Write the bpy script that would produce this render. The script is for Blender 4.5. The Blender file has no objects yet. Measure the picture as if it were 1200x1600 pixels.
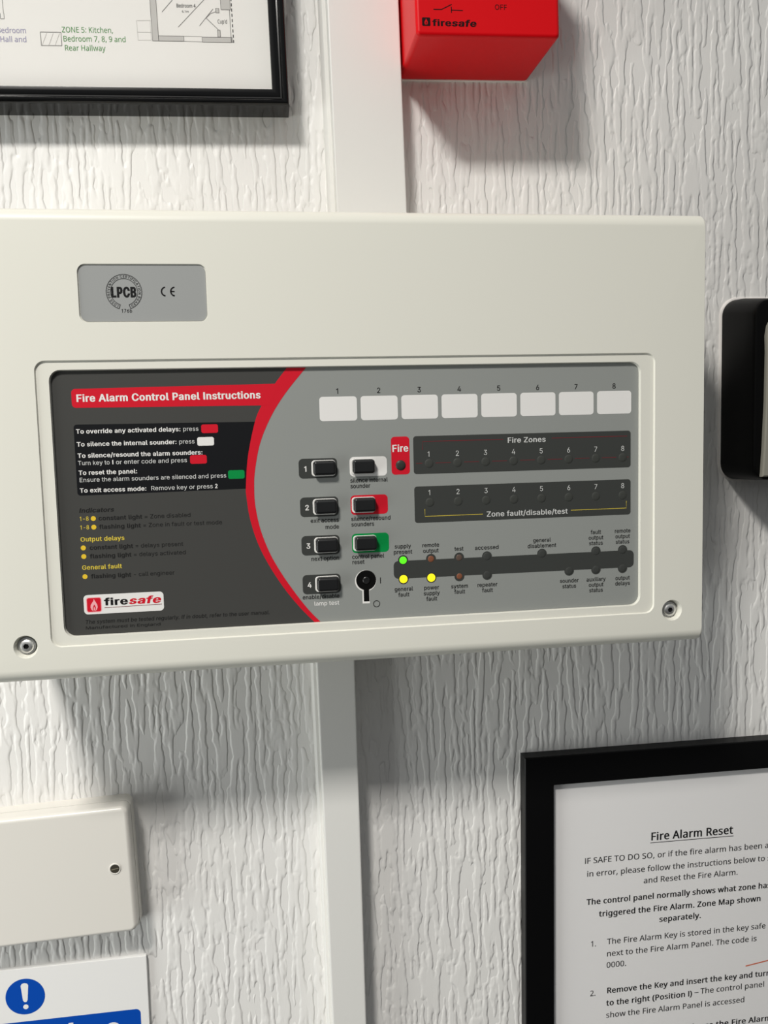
import bpy, bmesh, math
from mathutils import Vector
from mathutils.geometry import delaunay_2d_cdt

C = bpy.context.scene.collection
SC = bpy.context.scene
# Sizes are in millimetres: x to the right, y downwards, h = distance out from the wall.
# x=0, y=0 is the top left corner of the printed control fascia.
Z0 = 1.5


def W(x, y, h=0.0):
    return Vector((x / 1000, -h / 1000, Z0 - y / 1000))


# ------------------------------------------------------------------ camera
R = [[0.9893462558654517, 0.02529294984978514, -0.1433675440708545],
     [-0.03828592321404722, 0.9953307056489342, -0.08860572484914668],
     [0.14045701865218496, 0.09315070091143095, 0.9856950709174968]]
from mathutils import Matrix
cam_d = bpy.data.cameras.new('camera')
cam = bpy.data.objects.new('camera', cam_d)
C.objects.link(cam)
SC.camera = cam
cam_d.sensor_fit = 'HORIZONTAL'
cam_d.sensor_width = 36.0
cam_d.lens = 36.0 * 1340 / 1200
cam_d.clip_start = 0.01
right = Vector((R[0][0], R[0][2], -R[0][1]))
up = -Vector((R[1][0], R[1][2], -R[1][1]))
back = -Vector((R[2][0], R[2][2], -R[2][1]))
m = Matrix.Identity(4)
for i in range(3):
    m[i][0], m[i][1], m[i][2] = right[i], up[i], back[i]
m.translation = W(101.26, 34.02, 542.5)
cam.matrix_world = m

# ------------------------------------------------------------------ light
world = bpy.data.worlds.new('hallway_light')
SC.world = world
world.use_nodes = True
bg = world.node_tree.nodes['Background']
# the hallway around: pale walls and ceiling, a darker floor
wt = world.node_tree
wc = wt.nodes.new('ShaderNodeTexCoord')
ws = wt.nodes.new('ShaderNodeSeparateXYZ')
wr = wt.nodes.new('ShaderNodeValToRGB')
wt.links.new(wc.outputs['Generated'], ws.inputs[0])
wm = wt.nodes.new('ShaderNodeMapRange')
wm.inputs['From Min'].default_value = -1.0
wt.links.new(ws.outputs['Z'], wm.inputs['Value'])
wt.links.new(wm.outputs[0], wr.inputs[0])
wr.color_ramp.elements[0].position = 0.34
wr.color_ramp.elements[0].color = (0.06, 0.055, 0.05, 1)
wr.color_ramp.elements[1].position = 0.56
wr.color_ramp.elements[1].color = (0.97, 0.99, 1.0, 1)
wt.links.new(wr.outputs[0], bg.inputs[0])
bg.inputs[1].default_value = 0.24
ld = bpy.data.lights.new('ceiling_lamp', 'AREA')
ld.shape = 'RECTANGLE'
ld.size = 0.24
ld.size_y = 0.28
ld.energy = 35.5
ld.color = (1.0, 0.968, 0.915)
lamp = bpy.data.objects.new('ceiling_lamp', ld)
C.objects.link(lamp)
lamp.location = W(-355, -970, 960)
lamp.rotation_euler = (math.radians(-15), 0, 0)      # tipped a little towards the room
fd = bpy.data.lights.new('left_fill', 'AREA')  # added fill light low on the left to lift the shadows; no opening built
fd.shape = 'RECTANGLE'
fd.size, fd.size_y = 0.7, 0.9
fd.energy = 9.5
fd.color = (0.97, 1.0, 0.97)
fill_l = bpy.data.objects.new('left_fill', fd)
C.objects.link(fill_l)
fill_l.location = W(-1150, 520, 520)
fill_l.rotation_euler = (W(100, 200, 0) - fill_l.location).to_track_quat('-Z', 'Y').to_euler()
SC.view_settings.view_transform = 'Standard'
SC.view_settings.look = 'None'
SC.view_settings.gamma = 1.0
SC.view_settings.exposure = 0.10
SC.view_settings.use_curve_mapping = False


# ------------------------------------------------------------------ materials
def S(r, g, b):
    f = lambda c: (c / 255 / 12.92) if c / 255 <= 0.04045 else ((c / 255 + 0.055) / 1.055) ** 2.4
    return (f(r), f(g), f(b))


MATS = {}


def mat(name, col, rough=0.5, spec=0.3, metal=0.0, emit=None, strength=0.0, grain=0.0, grain_scale=900, coat=0.0):
    m = bpy.data.materials.new(name)
    m.use_nodes = True
    nt = m.node_tree
    b = nt.nodes['Principled BSDF']
    b.inputs['Base Color'].default_value = (*col, 1)
    b.inputs['Roughness'].default_value = rough
    b.inputs['Specular IOR Level'].default_value = spec
    b.inputs['Metallic'].default_value = metal
    b.inputs['Coat Weight'].default_value = coat
    b.inputs['Coat Roughness'].default_value = 0.08
    if emit:
        b.inputs['Emission Color'].default_value = (*emit, 1)
        b.inputs['Emission Strength'].default_value = strength
    if grain:
        tc = nt.nodes.new('ShaderNodeTexCoord')
        n = nt.nodes.new('ShaderNodeTexNoise')
        n.inputs['Scale'].default_value = grain_scale
        n.inputs['Detail'].default_value = 3
        bp = nt.nodes.new('ShaderNodeBump')
        bp.inputs['Distance'].default_value = grain / 1000
        nt.links.new(tc.outputs['Object'], n.inputs['Vector'])
        nt.links.new(n.outputs['Fac'], bp.inputs['Height'])
        nt.links.new(bp.outputs['Normal'], b.inputs['Normal'])
    MATS[name] = m
    return m


def wall_material():
    m = bpy.data.materials.new('painted_relief_wallpaper')
    m.use_nodes = True
    nt = m.node_tree
    b = nt.nodes['Principled BSDF']
    b.inputs['Roughness'].default_value = 0.42
    b.inputs['Specular IOR Level'].default_value = 0.35
    N = lambda t: nt.nodes.new('ShaderNode' + t)
    L = nt.links.new
    tc = N('TexCoord')

    def mapping(src, sc):
        k = N('Mapping')
        k.inputs['Scale'].default_value = sc
        L(src, k.inputs['Vector'])
        return k.outputs[0]

    def noise(vec, detail=2.0, rough=0.5):
        k = N('TexNoise')
        k.inputs['Scale'].default_value = 1.0
        k.inputs['Detail'].default_value = detail
        k.inputs['Roughness'].default_value = rough
        L(vec, k.inputs['Vector'])
        return k

    def math_(op, a, c):
        k = N('Math')
        k.operation = op
        for i, v in enumerate((a, c)):
            if isinstance(v, (int, float)):
                k.inputs[i].default_value = v
            else:
                L(v, k.inputs[i])
        return k.outputs[0]

    def ramp(v, lo, hi):
        k = N('MapRange')
        k.interpolation_type = 'SMOOTHERSTEP'
        k.inputs['From Min'].default_value = lo
        k.inputs['From Max'].default_value = hi
        L(v, k.inputs['Value'])
        return k.outputs[0]
    obj = tc.outputs['Object']
    # strokes wander sideways a little
    wn = noise(mapping(obj, (120, 55, 90)), 2.0)
    sub = N('VectorMath'); sub.operation = 'SUBTRACT'
    L(wn.outputs['Color'], sub.inputs[0]); sub.inputs[1].default_value = (0.5, 0.5, 0.5)
    mul = N('VectorMath'); mul.operation = 'MULTIPLY'
    L(sub.outputs[0], mul.inputs[0]); mul.inputs[1].default_value = (0.0026, 0.0, 0.010)
    add = N('VectorMath'); add.operation = 'ADD'
    L(obj, add.inputs[0]); L(mul.outputs[0], add.inputs[1])
    p = add.outputs[0]
    strokes = noise(mapping(p, (265, 30, 28)), 0.0, 0.4).outputs['Fac']
    blobs = noise(mapping(p, (230, 30, 105)), 1.0, 0.5).outputs['Fac']
    v = math_('ADD', math_('MULTIPLY', strokes, 0.66), math_('MULTIPLY', blobs, 0.34))

    def dome(v, lo, hi):
        k = N('MapRange')
        k.inputs['From Min'].default_value = lo
        k.inputs['From Max'].default_value = hi
        L(v, k.inputs['Value'])
        # rounded top, crisp foot
        return math_('POWER', math_('SUBTRACT', 1.0, math_('POWER', math_('SUBTRACT', 1.0, k.outputs[0]), 2.0)), 0.85)
    h = math_('MULTIPLY', dome(v, 0.45, 0.61), 0.85)
    low = noise(mapping(obj, (60, 30, 25)), 2.0).outputs['Fac']
    h = math_('ADD', h, math_('MULTIPLY', low, 0.5))
    brush = noise(mapping(obj, (900, 50, 220)), 2.0).outputs['Fac']
    h = math_('ADD', h, math_('MULTIPLY', brush, 0.06))
    bp = N('Bump')
    bp.inputs['Strength'].default_value = 1.0
    bp.inputs['Distance'].default_value = 0.00068
    L(h, bp.inputs['Height'])
    L(bp.outputs['Normal'], b.inputs['Normal'])
    tint = noise(mapping(obj, (14, 14, 9)), 2.0).outputs['Fac']
    mx = N('Mix'); mx.data_type = 'RGBA'
    L(tint, mx.inputs['Factor'])
    mx.inputs[6].default_value = (0.81, 0.80, 0.785, 1)
    mx.inputs[7].default_value = (0.83, 0.82, 0.79, 1)
    L(mx.outputs[2], b.inputs['Base Color'])
    return m


def glass_material():
    m = bpy.data.materials.new('clear_glazing')
    m.use_nodes = True
    nt = m.node_tree
    nt.nodes.clear()
    o = nt.nodes.new('ShaderNodeOutputMaterial')
    mix = nt.nodes.new('ShaderNodeMixShader')
    f = nt.nodes.new('ShaderNodeFresnel'); f.inputs[0].default_value = 1.40
    t = nt.nodes.new('ShaderNodeBsdfTransparent')
    g = nt.nodes.new('ShaderNodeBsdfGlossy'); g.inputs['Roughness'].default_value = 0.03
    ge = nt.nodes.new('ShaderNodeNewGeometry')
    inv = nt.nodes.new('ShaderNodeMath'); inv.operation = 'SUBTRACT'; inv.inputs[0].default_value = 1.0
    mu = nt.nodes.new('ShaderNodeMath'); mu.operation = 'MULTIPLY'
    nt.links.new(ge.outputs['Backfacing'], inv.inputs[1])
    nt.links.new(inv.outputs[0], mu.inputs[0]); nt.links.new(f.outputs[0], mu.inputs[1])
    nt.links.new(mu.outputs[0], mix.inputs[0]); nt.links.new(t.outputs[0], mix.inputs[1])
    nt.links.new(g.outputs[0], mix.inputs[2]); nt.links.new(mix.outputs[0], o.inputs[0])
    return m


M_WALL = wall_material()
M_GLASS = glass_material()
M_TRIM = mat('painted_timber', (0.77, 0.765, 0.735), 0.4, 0.35, grain=0.05, grain_scale=350)
M_CASE = mat('cream_enclosure_plastic', (0.735, 0.728, 0.655), 0.42, 0.35, grain=0.012, grain_scale=1400)
M_GREY = mat('fascia_grey', S(143, 146, 143), 0.38, 0.35)
M_CERT = mat('label_silver_grey', S(153, 155, 154), 0.35, 0.4)
M_DARK = mat('print_charcoal', S(67, 67, 65), 0.42, 0.25)
M_STRIP = mat('print_dark_grey', S(60, 62, 60), 0.42, 0.25)
M_BLACK = mat('print_black', S(20, 21, 24), 0.42, 0.2)
M_INK = mat('ink_black', S(24, 24, 25), 0.5, 0.15)
M_FAINT = mat('ink_black_on_charcoal', S(34, 34, 34), 0.5, 0.15)
M_WHITE = mat('print_white', (0.78, 0.77, 0.75), 0.42, 0.3)
M_SOFT = mat('ink_pale_grey', S(205, 206, 204), 0.5, 0.2)
M_RED = mat('print_red', S(205, 22, 42), 0.42, 0.25)
M_PALERED = mat('print_pink', S(240, 170, 175), 0.42, 0.25)
M_DKRED = mat('ink_dark_red', S(120, 36, 44), 0.5, 0.2)
M_GREEN = mat('print_green', S(0, 138, 66), 0.42, 0.25)
M_YEL = mat('ink_yellow', S(226, 190, 52), 0.5, 0.2)
M_LIME = mat('ink_olive_yellow', S(208, 186, 70), 0.5, 0.2)
M_KEY = mat('button_black', S(24, 25, 26), 0.35, 0.45)
M_RIM = mat('button_surround', (0.80, 0.79, 0.76), 0.4, 0.3)
M_HOLE = mat('keyway_black', S(8, 8, 8), 0.5, 0.15)
M_OFF = mat('lamp_off', S(62, 64, 62), 0.45, 0.15)
M_OFFZ = mat('lamp_off_behind_film', S(62, 64, 61), 0.5, 0.2)
M_BROWN = mat('lamp_off_amber', S(128, 80, 58), 0.35, 0.3)
M_DIMB = mat('lamp_off_dim_amber', S(92, 76, 68), 0.35, 0.3)
M_RING = mat('lamp_ring', S(52, 54, 50), 0.4, 0.25)
M_LGREEN = mat('lamp_lit_green', (0.02, 0.3, 0.02), 0.3, 0.2, emit=(0.13, 1.0, 0.012), strength=0.95)
M_LYEL = mat('lamp_lit_yellow', (0.4, 0.3, 0.02), 0.3, 0.2, emit=(1.0, 0.84, 0.006), strength=1.05)
M_STEEL = mat('zinc_screw', (0.78, 0.78, 0.77), 0.42, 0.5, metal=1.0)
M_SOCKET = mat('screw_socket', (0.06, 0.06, 0.06), 0.4, 0.4, metal=1.0)
M_REDBOX = mat('red_plastic', S(214, 5, 17), 0.42, 0.2, grain=0.01, grain_scale=1500)
M_REDINK = mat('ink_on_red', S(30, 10, 12), 0.5, 0.15)
M_GLOSS = mat('gloss_black_frame', S(9, 9, 10), 0.16, 0.35)
M_MATT = mat('satin_black_frame', S(9, 9, 10), 0.42, 0.2)
M_PAPER = mat('paper_white', (0.84, 0.825, 0.79), 0.7, 0.1)
M_PAPER2 = mat('notice_paper', (0.87, 0.86, 0.855), 0.7, 0.1)
M_TXT = mat('printer_ink', S(42, 42, 44), 0.6, 0.1)
M_TXTB = mat('printer_ink_bold', S(34, 34, 36), 0.6, 0.1)
M_LILAC = mat('printer_ink_lilac', S(150, 146, 178), 0.6, 0.1)
M_TGREEN = mat('printer_ink_green', S(92, 148, 88), 0.6, 0.1)
M_PLAN = mat('plan_wall_grey', S(196, 194, 190), 0.6, 0.1)
M_PLINE = mat('plan_line', S(120, 118, 116), 0.6, 0.1)
M_ORANGE = mat('printed_orange_line', S(214, 120, 92), 0.6, 0.1)
M_BLUE = mat('sign_blue', S(6, 74, 176), 0.35, 0.35)
M_SIGN = mat('sign_white', (0.86, 0.855, 0.84), 0.35, 0.35)
M_BLANK = mat('off_white_plastic', (0.77, 0.745, 0.69), 0.3, 0.4)
M_BRONZE = mat('blackened_screw', S(62, 59, 50), 0.45, 0.3)
M_BRASS = mat('worn_slot', S(128, 122, 104), 0.4, 0.3)
M_SAFE = mat('black_rubber_housing', S(4, 4, 4), 0.42, 0.15)
M_SAFEF = mat('grey_front_cover', S(150, 148, 138), 0.4, 0.35)
M_CAULK = mat('white_caulk', (0.80, 0.77, 0.74), 0.5, 0.3)

# ------------------------------------------------------------------ glyph outlines
GLYPHS = {}


def load_glyphs(key, data):
    g = {}
    for line in data.strip('\n').split('\n'):
        ch, rest = line[0], line[1:].split('|')
        cs = []
        for c in rest[1:]:
            n = list(map(int, c.split()))
            cs.append([(n[i], n[i + 1]) for i in range(0, len(n), 2)])
        g[ch] = (int(rest[0]), cs)
    GLYPHS[key] = g
    GLYPHS[key + 'cap'] = max(y for s in g['H'][1] for x, y in s)


load_glyphs('I', r''' 188
!196|67 160 63 509 132 509 128 160|98 -4 66 9 52 41 66 73 98 86 130 73 143 41 130 9
&448|197 -7 110 12 54 62 34 133 47 189 85 235 140 279 237 352 255 375 262 405 245 445 201 461 168 453 145 431 137 399 145 363 169 327 438 0 364 0 121 293 87 344 75 398 91 458 134 499 200 513 266 499 308 459 324 404 315 362 291 325 256 293 154 217 110 174 97 131 109 87 143 57 193 46 251 59 301 95 336 151 349 224 408 224 397 144 371 92 333 47 271 7
'206|78 318 70 509 136 509 128 318
(273|89 207 101 324 132 441 177 539 236 539 191 428 161 313 151 207 160 115 188 16 236 -96 177 -96 111 55
)273|37 -96 86 18 113 116 122 207 112 313 82 428 37 539 97 539 142 441 173 323 184 207 161 53 97 -96
,188|38 -119 68 71 137 71 84 -119
-453|337 244 337 188 114 188 114 244
.188|95 -4 63 9 50 41 63 73 95 87 128 73 141 41 128 9
/249|235 533 71 -76 14 -76 178 533
0453|227 -7 174 1 130 24 95 62 69 113 53 178 48 254 53 330 69 395 95 447 130 484 174 508 227 516 279 508 323 484 358 447 384 395 400 330 405 254 400 178 384 113 359 62 323 24 279 1|227 50 261 56 290 74 330 144 344 254 330 365 290 435 261 453 227 460 192 453 163 435 123 365 109 254 123 144 163 74 192 56
1453|76 0 76 55 391 55 391 0|276 509 276 0 212 0 212 448 209 448 86 358 86 427 198 509
2453|64 0 64 47 282 282 311 327 320 371 308 419 273 449 224 460 172 447 139 413 127 362 66 362 86 442 143 496 225 516 306 497 361 445 381 372 371 318 336 259 267 180 153 60 153 57 389 57 389 0
3453|218 -7 133 10 70 57 44 132 109 132 126 87 165 59 219 50 275 61 315 93 329 145 316 196 275 234 201 248 157 248 157 299 288 448 288 452 70 452 70 509 372 509 372 461 211 278 211 289 264 288 308 276 344 253 371 222 393 145 387 103 370 66 309 12
4453|40 105 40 158 247 509 311 509 109 166 109 163 413 163 413 105|282 0 282 318 343 318 343 0
5453|221 -7 140 11 83 60 60 130 122 130 138 89 173 60 221 50 276 64 314 104 328 162 314 221 275 262 218 277 167 268 128 246 67 253 96 509 366 509 366 452 151 452 134 301 178 325 229 334 294 321 345 285 379 231 391 163 369 76 309 15 268 -1
6453|226 -7 142 15 84 74 64 162 80 239 137 340 252 509 322 509 151 261 145 261 165 288 196 307 235 314 316 295 370 240 389 157 368 73 310 14|226 48 279 63 314 101 327 157 314 213 279 251 226 265 174 252 138 214 125 158 138 102 174 63
7453|97 0 323 448 323 452 62 452 62 509 391 509 391 449 165 0
8453|226 -7 136 11 74 62 52 135 65 195 101 241 153 265 153 267 119 282 93 308 76 342 70 380 90 450 146 498 226 516 306 498 361 450 382 380 359 308 333 282 300 267 300 265 351 241 387 195 401 135 395 96 378 62 317 11|226 49 285 60 323 91 337 139 322 189 283 223 226 235 169 223 130 189 115 139 129 91 167 60|226 290 274 300 307 330 319 376 308 420 275 449 226 460 177 449 145 420 133 376 145 330 178 300
9453|226 516 310 494 368 434 389 347 373 270 315 168 200 0 130 0 301 248 307 248 287 221 257 202 218 195 137 214 83 269 64 352 85 436 143 494|226 460 174 446 138 407 125 352 138 295 174 257 226 243 279 257 314 295 327 350 314 407 279 446
:188|95 -4 63 9 50 41 63 73 95 87 128 73 141 41 128 9|95 271 63 284 50 316 63 349 95 362 128 349 141 316 128 284
=453|72 245 72 301 381 301 381 245|72 97 72 153 381 153 381 97
A480|16 0 201 509 276 509 463 0 395 0 287 302 232 478 245 478 191 302 85 0|110 142 110 199 370 199 370 142
B456|60 0 60 509 241 509 329 491 381 442 398 374 387 320 356 286 315 267 315 262 363 245 402 203 418 136 400 67 344 18 247 0|125 57 245 57 296 63 330 80 349 105 355 137 342 184 306 218 248 231 125 231|125 285 238 285 288 296 323 326 336 372 330 403 313 429 283 446 240 452 125 452
C510|267 -7 205 1 150 25 104 63 70 115 48 179 40 254 48 329 70 393 104 445 150 484 205 508 267 516 340 504 402 471 448 418 473 348 408 348 389 395 357 428 315 449 267 456 223 450 184 432 150 403 125 364 109 314 103 254 109 194 125 145 151 105 184 76 223 59 267 53 315 60 357 81 389 114 408 160 473 160 448 91 402 38 341 5
D502|219 0 96 0 96 57 215 57 272 63 318 81 354 110 379 149 399 255 379 361 354 399 320 428 275 446 221 452 93 452 93 509 225 509 294 501 353 478 399 441 433 391 455 329 462 255 455 181 433 119 398 68 351 31 291 8|125 509 125 0 60 0 60 509
E419|60 0 60 509 372 509 372 452 125 452 125 286 355 286 355 229 125 229 125 57 375 57 375 0
F410|60 0 60 509 369 509 369 452 125 452 125 278 346 278 346 221 125 221 125 0
G520|269 -7 205 1 149 25 104 64 69 116 47 179 40 254 47 329 69 393 103 445 149 484 203 508 265 516 340 504 403 469 449 416 474 349 408 349 387 393 356 427 315 448 265 456 222 450 183 432 150 404 125 364 109 314 103 254 109 194 125 145 151 105 184 76 224 59 269 53 345 71 396 123 415 202 434 199 283 199 283 256 478 256 478 200 471 141 451 91 419 50 377 19 326 0
H517|60 0 60 509 125 509 125 289 392 289 392 509 457 509 457 0 392 0 392 232 125 232 125 0
I301|31 0 31 57 118 57 118 452 31 452 31 509 269 509 269 452 183 452 183 57 269 57 269 0
J396|185 -7 124 3 75 33 44 81 33 145 33 173 98 173 98 145 104 104 122 74 149 56 185 50 220 56 248 74 266 104 272 145 272 509 336 509 336 145 326 81 294 33 246 3
K467|104 145 104 216 174 303 364 509 448 509 231 276 228 276|60 0 60 509 125 509 125 0|372 0 188 259 228 309 449 0
L393|60 0 60 509 125 509 125 57 361 57 361 0
M628|60 0 60 509 152 509 287 159 322 49 307 49 352 187 476 509 568 509 568 0 504 0 507 457 513 457 456 291 342 0 286 0 159 321 112 457 119 457 122 291 122 0
N523|60 0 60 509 136 509 363 151 388 107 414 55 405 54 399 157 399 509 463 509 463 0 387 0 177 331 108 452 119 454 125 291 125 0
O533|267 -7 205 1 150 25 105 63 70 115 48 179 40 254 48 329 70 393 105 445 150 484 205 508 267 516 329 508 384 484 429 445 464 393 486 329 493 254 486 179 464 115 429 63 384 25 329 1|267 53 310 59 349 76 383 105 408 144 425 194 430 254 425 314 408 365 383 404 349 433 310 450 267 456 223 450 184 433 151 404 125 364 109 314 103 254 109 194 125 144 151 105 184 76 223 59
P445|60 0 60 509 235 509 289 503 332 487 366 462 390 430 409 348 390 265 366 233 332 207 289 191 235 186 109 186 109 242 233 242 297 256 333 294 344 348 333 402 297 439 232 452 125 452 125 0
Q533|245 159 313 159 468 -48 401 -48|267 -7 205 1 150 25 105 63 70 115 48 179 40 254 48 329 70 393 105 445 150 484 205 508 267 516 329 508 384 484 429 445 464 393 486 329 493 254 486 179 464 115 429 63 384 25 329 1|267 53 310 59 349 76 383 105 408 144 425 194 430 254 425 314 408 365 383 404 349 433 310 450 267 456 223 450 184 433 151 404 125 364 109 314 103 254 109 194 125 144 151 105 184 76 223 59
R449|60 0 60 509 236 509 333 489 367 465 390 433 409 352 390 271 367 240 333 217 236 198 96 198 96 255 234 255 298 267 334 300 345 352 334 405 298 440 233 452 125 452 125 0|353 0 230 229 303 229 428 0
S447|224 -9 128 9 64 60 38 137 104 137 123 88 166 59 224 49 286 60 329 92 346 139 332 179 296 205 245 222 184 239 128 260 86 289 60 326 52 372 58 413 75 448 138 498 227 516 316 498 377 449 401 378 337 378 326 412 302 437 267 453 225 459 167 448 129 418 115 376 131 334 169 308 212 293 312 264 359 238 395 198 408 139 386 64 323 11
T449|32 452 32 509 417 509 417 452 257 452 257 0 193 0 193 452
U517|259 -8 203 -2 154 15 114 43 85 80 66 124 60 173 60 509 124 509 124 178 141 113 187 68 259 52 331 68 377 113 393 178 393 509 457 509 457 173 451 124 433 80 403 43 363 15 315 -2
V480|204 0 16 509 84 509 192 206 248 31 235 31 267 138 395 509 463 509 278 0
W686|155 0 16 509 82 509 187 94 197 40 189 40 211 145 306 509 380 509 486 94 497 40 488 40 510 145 603 509 670 509 530 0 455 0 351 391 336 475 350 475 335 395 318 323 230 0
X474|18 0 217 284 217 236 29 509 104 509 204 361 243 292 232 292 252 329 298 400 374 509 446 509 259 239 259 287 456 0 382 0 268 165 230 231 244 231 225 196 182 129 91 0
Y472|203 0 203 208 16 509 91 509 222 292 250 230 224 230 251 293 280 344 381 509 455 509 268 208 268 0
Z438|42 0 42 46 273 385 341 476 348 454 40 452 40 509 397 509 397 462 169 129 97 33 90 54 152 57 399 57 399 0
a389|160 -9 94 5 48 45 30 108 43 161 78 193 125 211 178 220 234 227 265 235 276 257 267 297 240 322 196 331 149 322 118 301 100 274 41 291 79 346 133 375 194 384 239 379 286 360 322 320 337 251 337 0 277 0 277 52 272 52 252 25 215 1|170 45 228 59 263 93 276 138 276 190 259 182 175 168 134 159 103 139 92 105 102 72 130 52
b424|229 -8 172 4 138 31 118 59 112 59 112 0 53 0 53 509 114 509 114 319 118 319 137 346 171 373 229 384 274 378 313 361 345 332 370 293 390 189 370 84 346 45 313 16 274 -2|220 47 279 66 316 117 328 189 316 261 280 311 220 330 161 312 125 263 113 189 125 115 162 65
c396|207 -8 159 -2 117 16 82 46 56 85 40 133 34 187 40 243 56 291 82 330 117 360 159 378 207 384 260 377 305 356 340 322 362 277 303 262 290 289 270 311 242 325 207 330 145 310 108 258 96 187 108 117 145 66 207 46 243 52 271 66 292 89 304 117 363 102 341 56 306 21 261 -1
d424|195 -8 151 -2 111 16 79 45 55 84 34 189 55 293 79 332 112 361 151 378 196 384 253 373 287 346 306 319 311 319 311 509 372 509 372 0 313 0 313 59 307 59 287 31 252 4|205 47 263 65 299 115 312 189 300 263 263 312 205 330 145 311 108 261 96 189 109 117 145 66
e404|212 -8 161 -2 117 16 82 46 56 85 34 187 55 290 81 329 115 359 157 378 205 384 266 374 319 341 357 282 371 194 371 169 75 169 75 221 338 221 310 202 298 269 263 314 205 330 146 313 109 270 96 211 96 178 110 106 151 61 212 46 254 53 285 73 306 105 365 91 335 39 283 4
f254|228 379 228 327 6 327 6 379|81 0 81 432 96 486 135 519 187 530 222 527 243 521 227 468 215 472 195 474 154 460 142 419 142 0
g425|207 -151 134 -140 82 -110 51 -69 101 -41 122 -66 154 -88 207 -97 249 -92 282 -75 304 -47 311 -6 311 68 306 68 287 41 252 16 195 5 113 27 80 53 55 90 39 136 34 191 55 293 80 332 112 361 152 378 196 384 253 373 288 346 308 319 313 319 313 379 372 379 372 -9 367 -54 350 -90 291 -136|205 59 264 75 300 121 312 193 300 264 264 312 205 330 145 312 109 262 96 193 109 123 145 76
h410|114 227 114 0 53 0 53 509 114 509 114 287 102 287 124 332 152 362 187 379 227 384 295 369 341 321 357 240 357 0 296 0 296 235 290 275 273 304 246 323 210 329 161 317 126 283
i167|53 0 53 379 114 379 114 0|84 443 54 455 41 483 54 512 84 524 114 512 126 483 114 455
j167|53 379 114 379 114 -30 102 -90 65 -129 4 -143 -10 -143 -10 -87 2 -87 40 -72 53 -29|83 443 53 455 41 483 53 512 83 524 114 512 126 483 114 455
k381|110 137 110 212 121 212 284 379 360 379 184 199 177 199|53 0 53 509 114 509 114 0|294 0 148 186 191 229 372 0
l189|139 -2 101 3 74 20 58 47 53 84 53 509 114 509 114 99 120 62 146 52 170 54 181 3 162 -1
m610|53 0 53 379 112 379 112 295 108 295 132 346 172 376 219 386 257 380 287 361 321 295 312 295 337 343 381 375 437 386 497 372 541 328 557 255 557 0 496 0 496 254 490 289 473 313 419 330 374 320 345 290 335 247 335 0 274 0 274 260 269 288 253 311 199 330 158 320 126 289 114 238 114 0
n410|114 227 114 0 53 0 53 379 112 379 112 287 102 287 124 332 152 362 187 379 227 384 295 369 341 321 357 240 357 0 296 0 296 235 290 275 273 304 246 323 210 329 161 317 126 283
o415|207 -8 159 -2 117 16 82 46 56 85 40 133 34 187 40 243 56 291 82 330 117 360 159 378 207 384 256 378 299 360 333 330 359 291 376 243 381 187 376 133 359 85 333 46 299 16 256 -2|207 46 270 66 307 117 319 187 307 258 270 310 207 330 145 310 108 258 96 187 108 117 145 66
p424|53 -143 53 379 112 379 112 319 118 319 137 346 171 373 229 384 274 378 313 361 345 332 370 293 390 189 370 84 346 45 313 16 274 -2 229 -8 173 4 138 31 118 59 114 59 114 -143|220 47 279 66 316 117 328 189 316 261 280 311 220 330 161 312 125 263 113 189 125 115 162 65
q424|372 -143 311 -143 311 59 306 59 287 31 252 4 195 -8 151 -2 111 16 79 45 55 84 34 189 55 293 79 332 112 361 151 378 196 384 253 373 287 346 307 319 313 319 313 379 372 379|205 47 263 65 299 115 312 189 300 263 263 312 205 330 145 311 108 261 96 189 109 117 145 66
r259|53 0 53 379 112 379 112 321 115 321 152 367 213 385 243 384 243 322 207 326 159 315 126 284 114 237 114 0
s365|182 -8 112 3 62 38 36 94 94 107 124 60 181 45 244 62 268 103 254 136 212 155 149 170 72 208 53 237 47 274 65 332 115 370 187 384 254 372 299 339 324 290 268 277 243 316 187 333 131 317 109 277 124 243 172 223 229 209 306 171 325 142 331 107 312 47 260 6
t227|204 379 204 327 6 327 6 379|65 471 126 471 126 98 136 61 170 50 202 54 213 2 192 -3 168 -4 125 2 92 21 72 52 65 93
u410|182 -5 115 11 69 59 53 139 53 379 114 379 114 144 119 105 137 75 164 56 200 50 249 62 283 97 296 153 296 379 357 379 357 0 298 0 298 92 307 92 286 47 257 17
v389|163 0 17 379 84 379 165 155 206 21 184 21 224 155 305 379 371 379 226 0
w567|138 0 23 379 87 379 154 137 175 41 165 41 186 135 206 214 252 379 316 379 382 136 402 41 391 41 413 135 480 379 545 379 429 0 368 0 291 280 277 338 291 338 263 225 199 0
x379|21 0 171 218 171 171 29 379 100 379 207 206 175 206 233 306 282 379 352 379 209 169 209 214 358 0 287 0 231 85 173 182 205 182 148 85 91 0
y389|47 -139 61 -86 104 -89 130 -74 151 -36 163 -1 17 379 84 379 165 155 206 21 184 21 202 87 224 155 305 379 371 379 204 -58 177 -107 139 -136 91 -145 65 -143
z380|42 0 42 46 254 320 254 323 48 323 48 379 333 379 333 331 126 60 126 56 339 56 339 0''')
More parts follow.
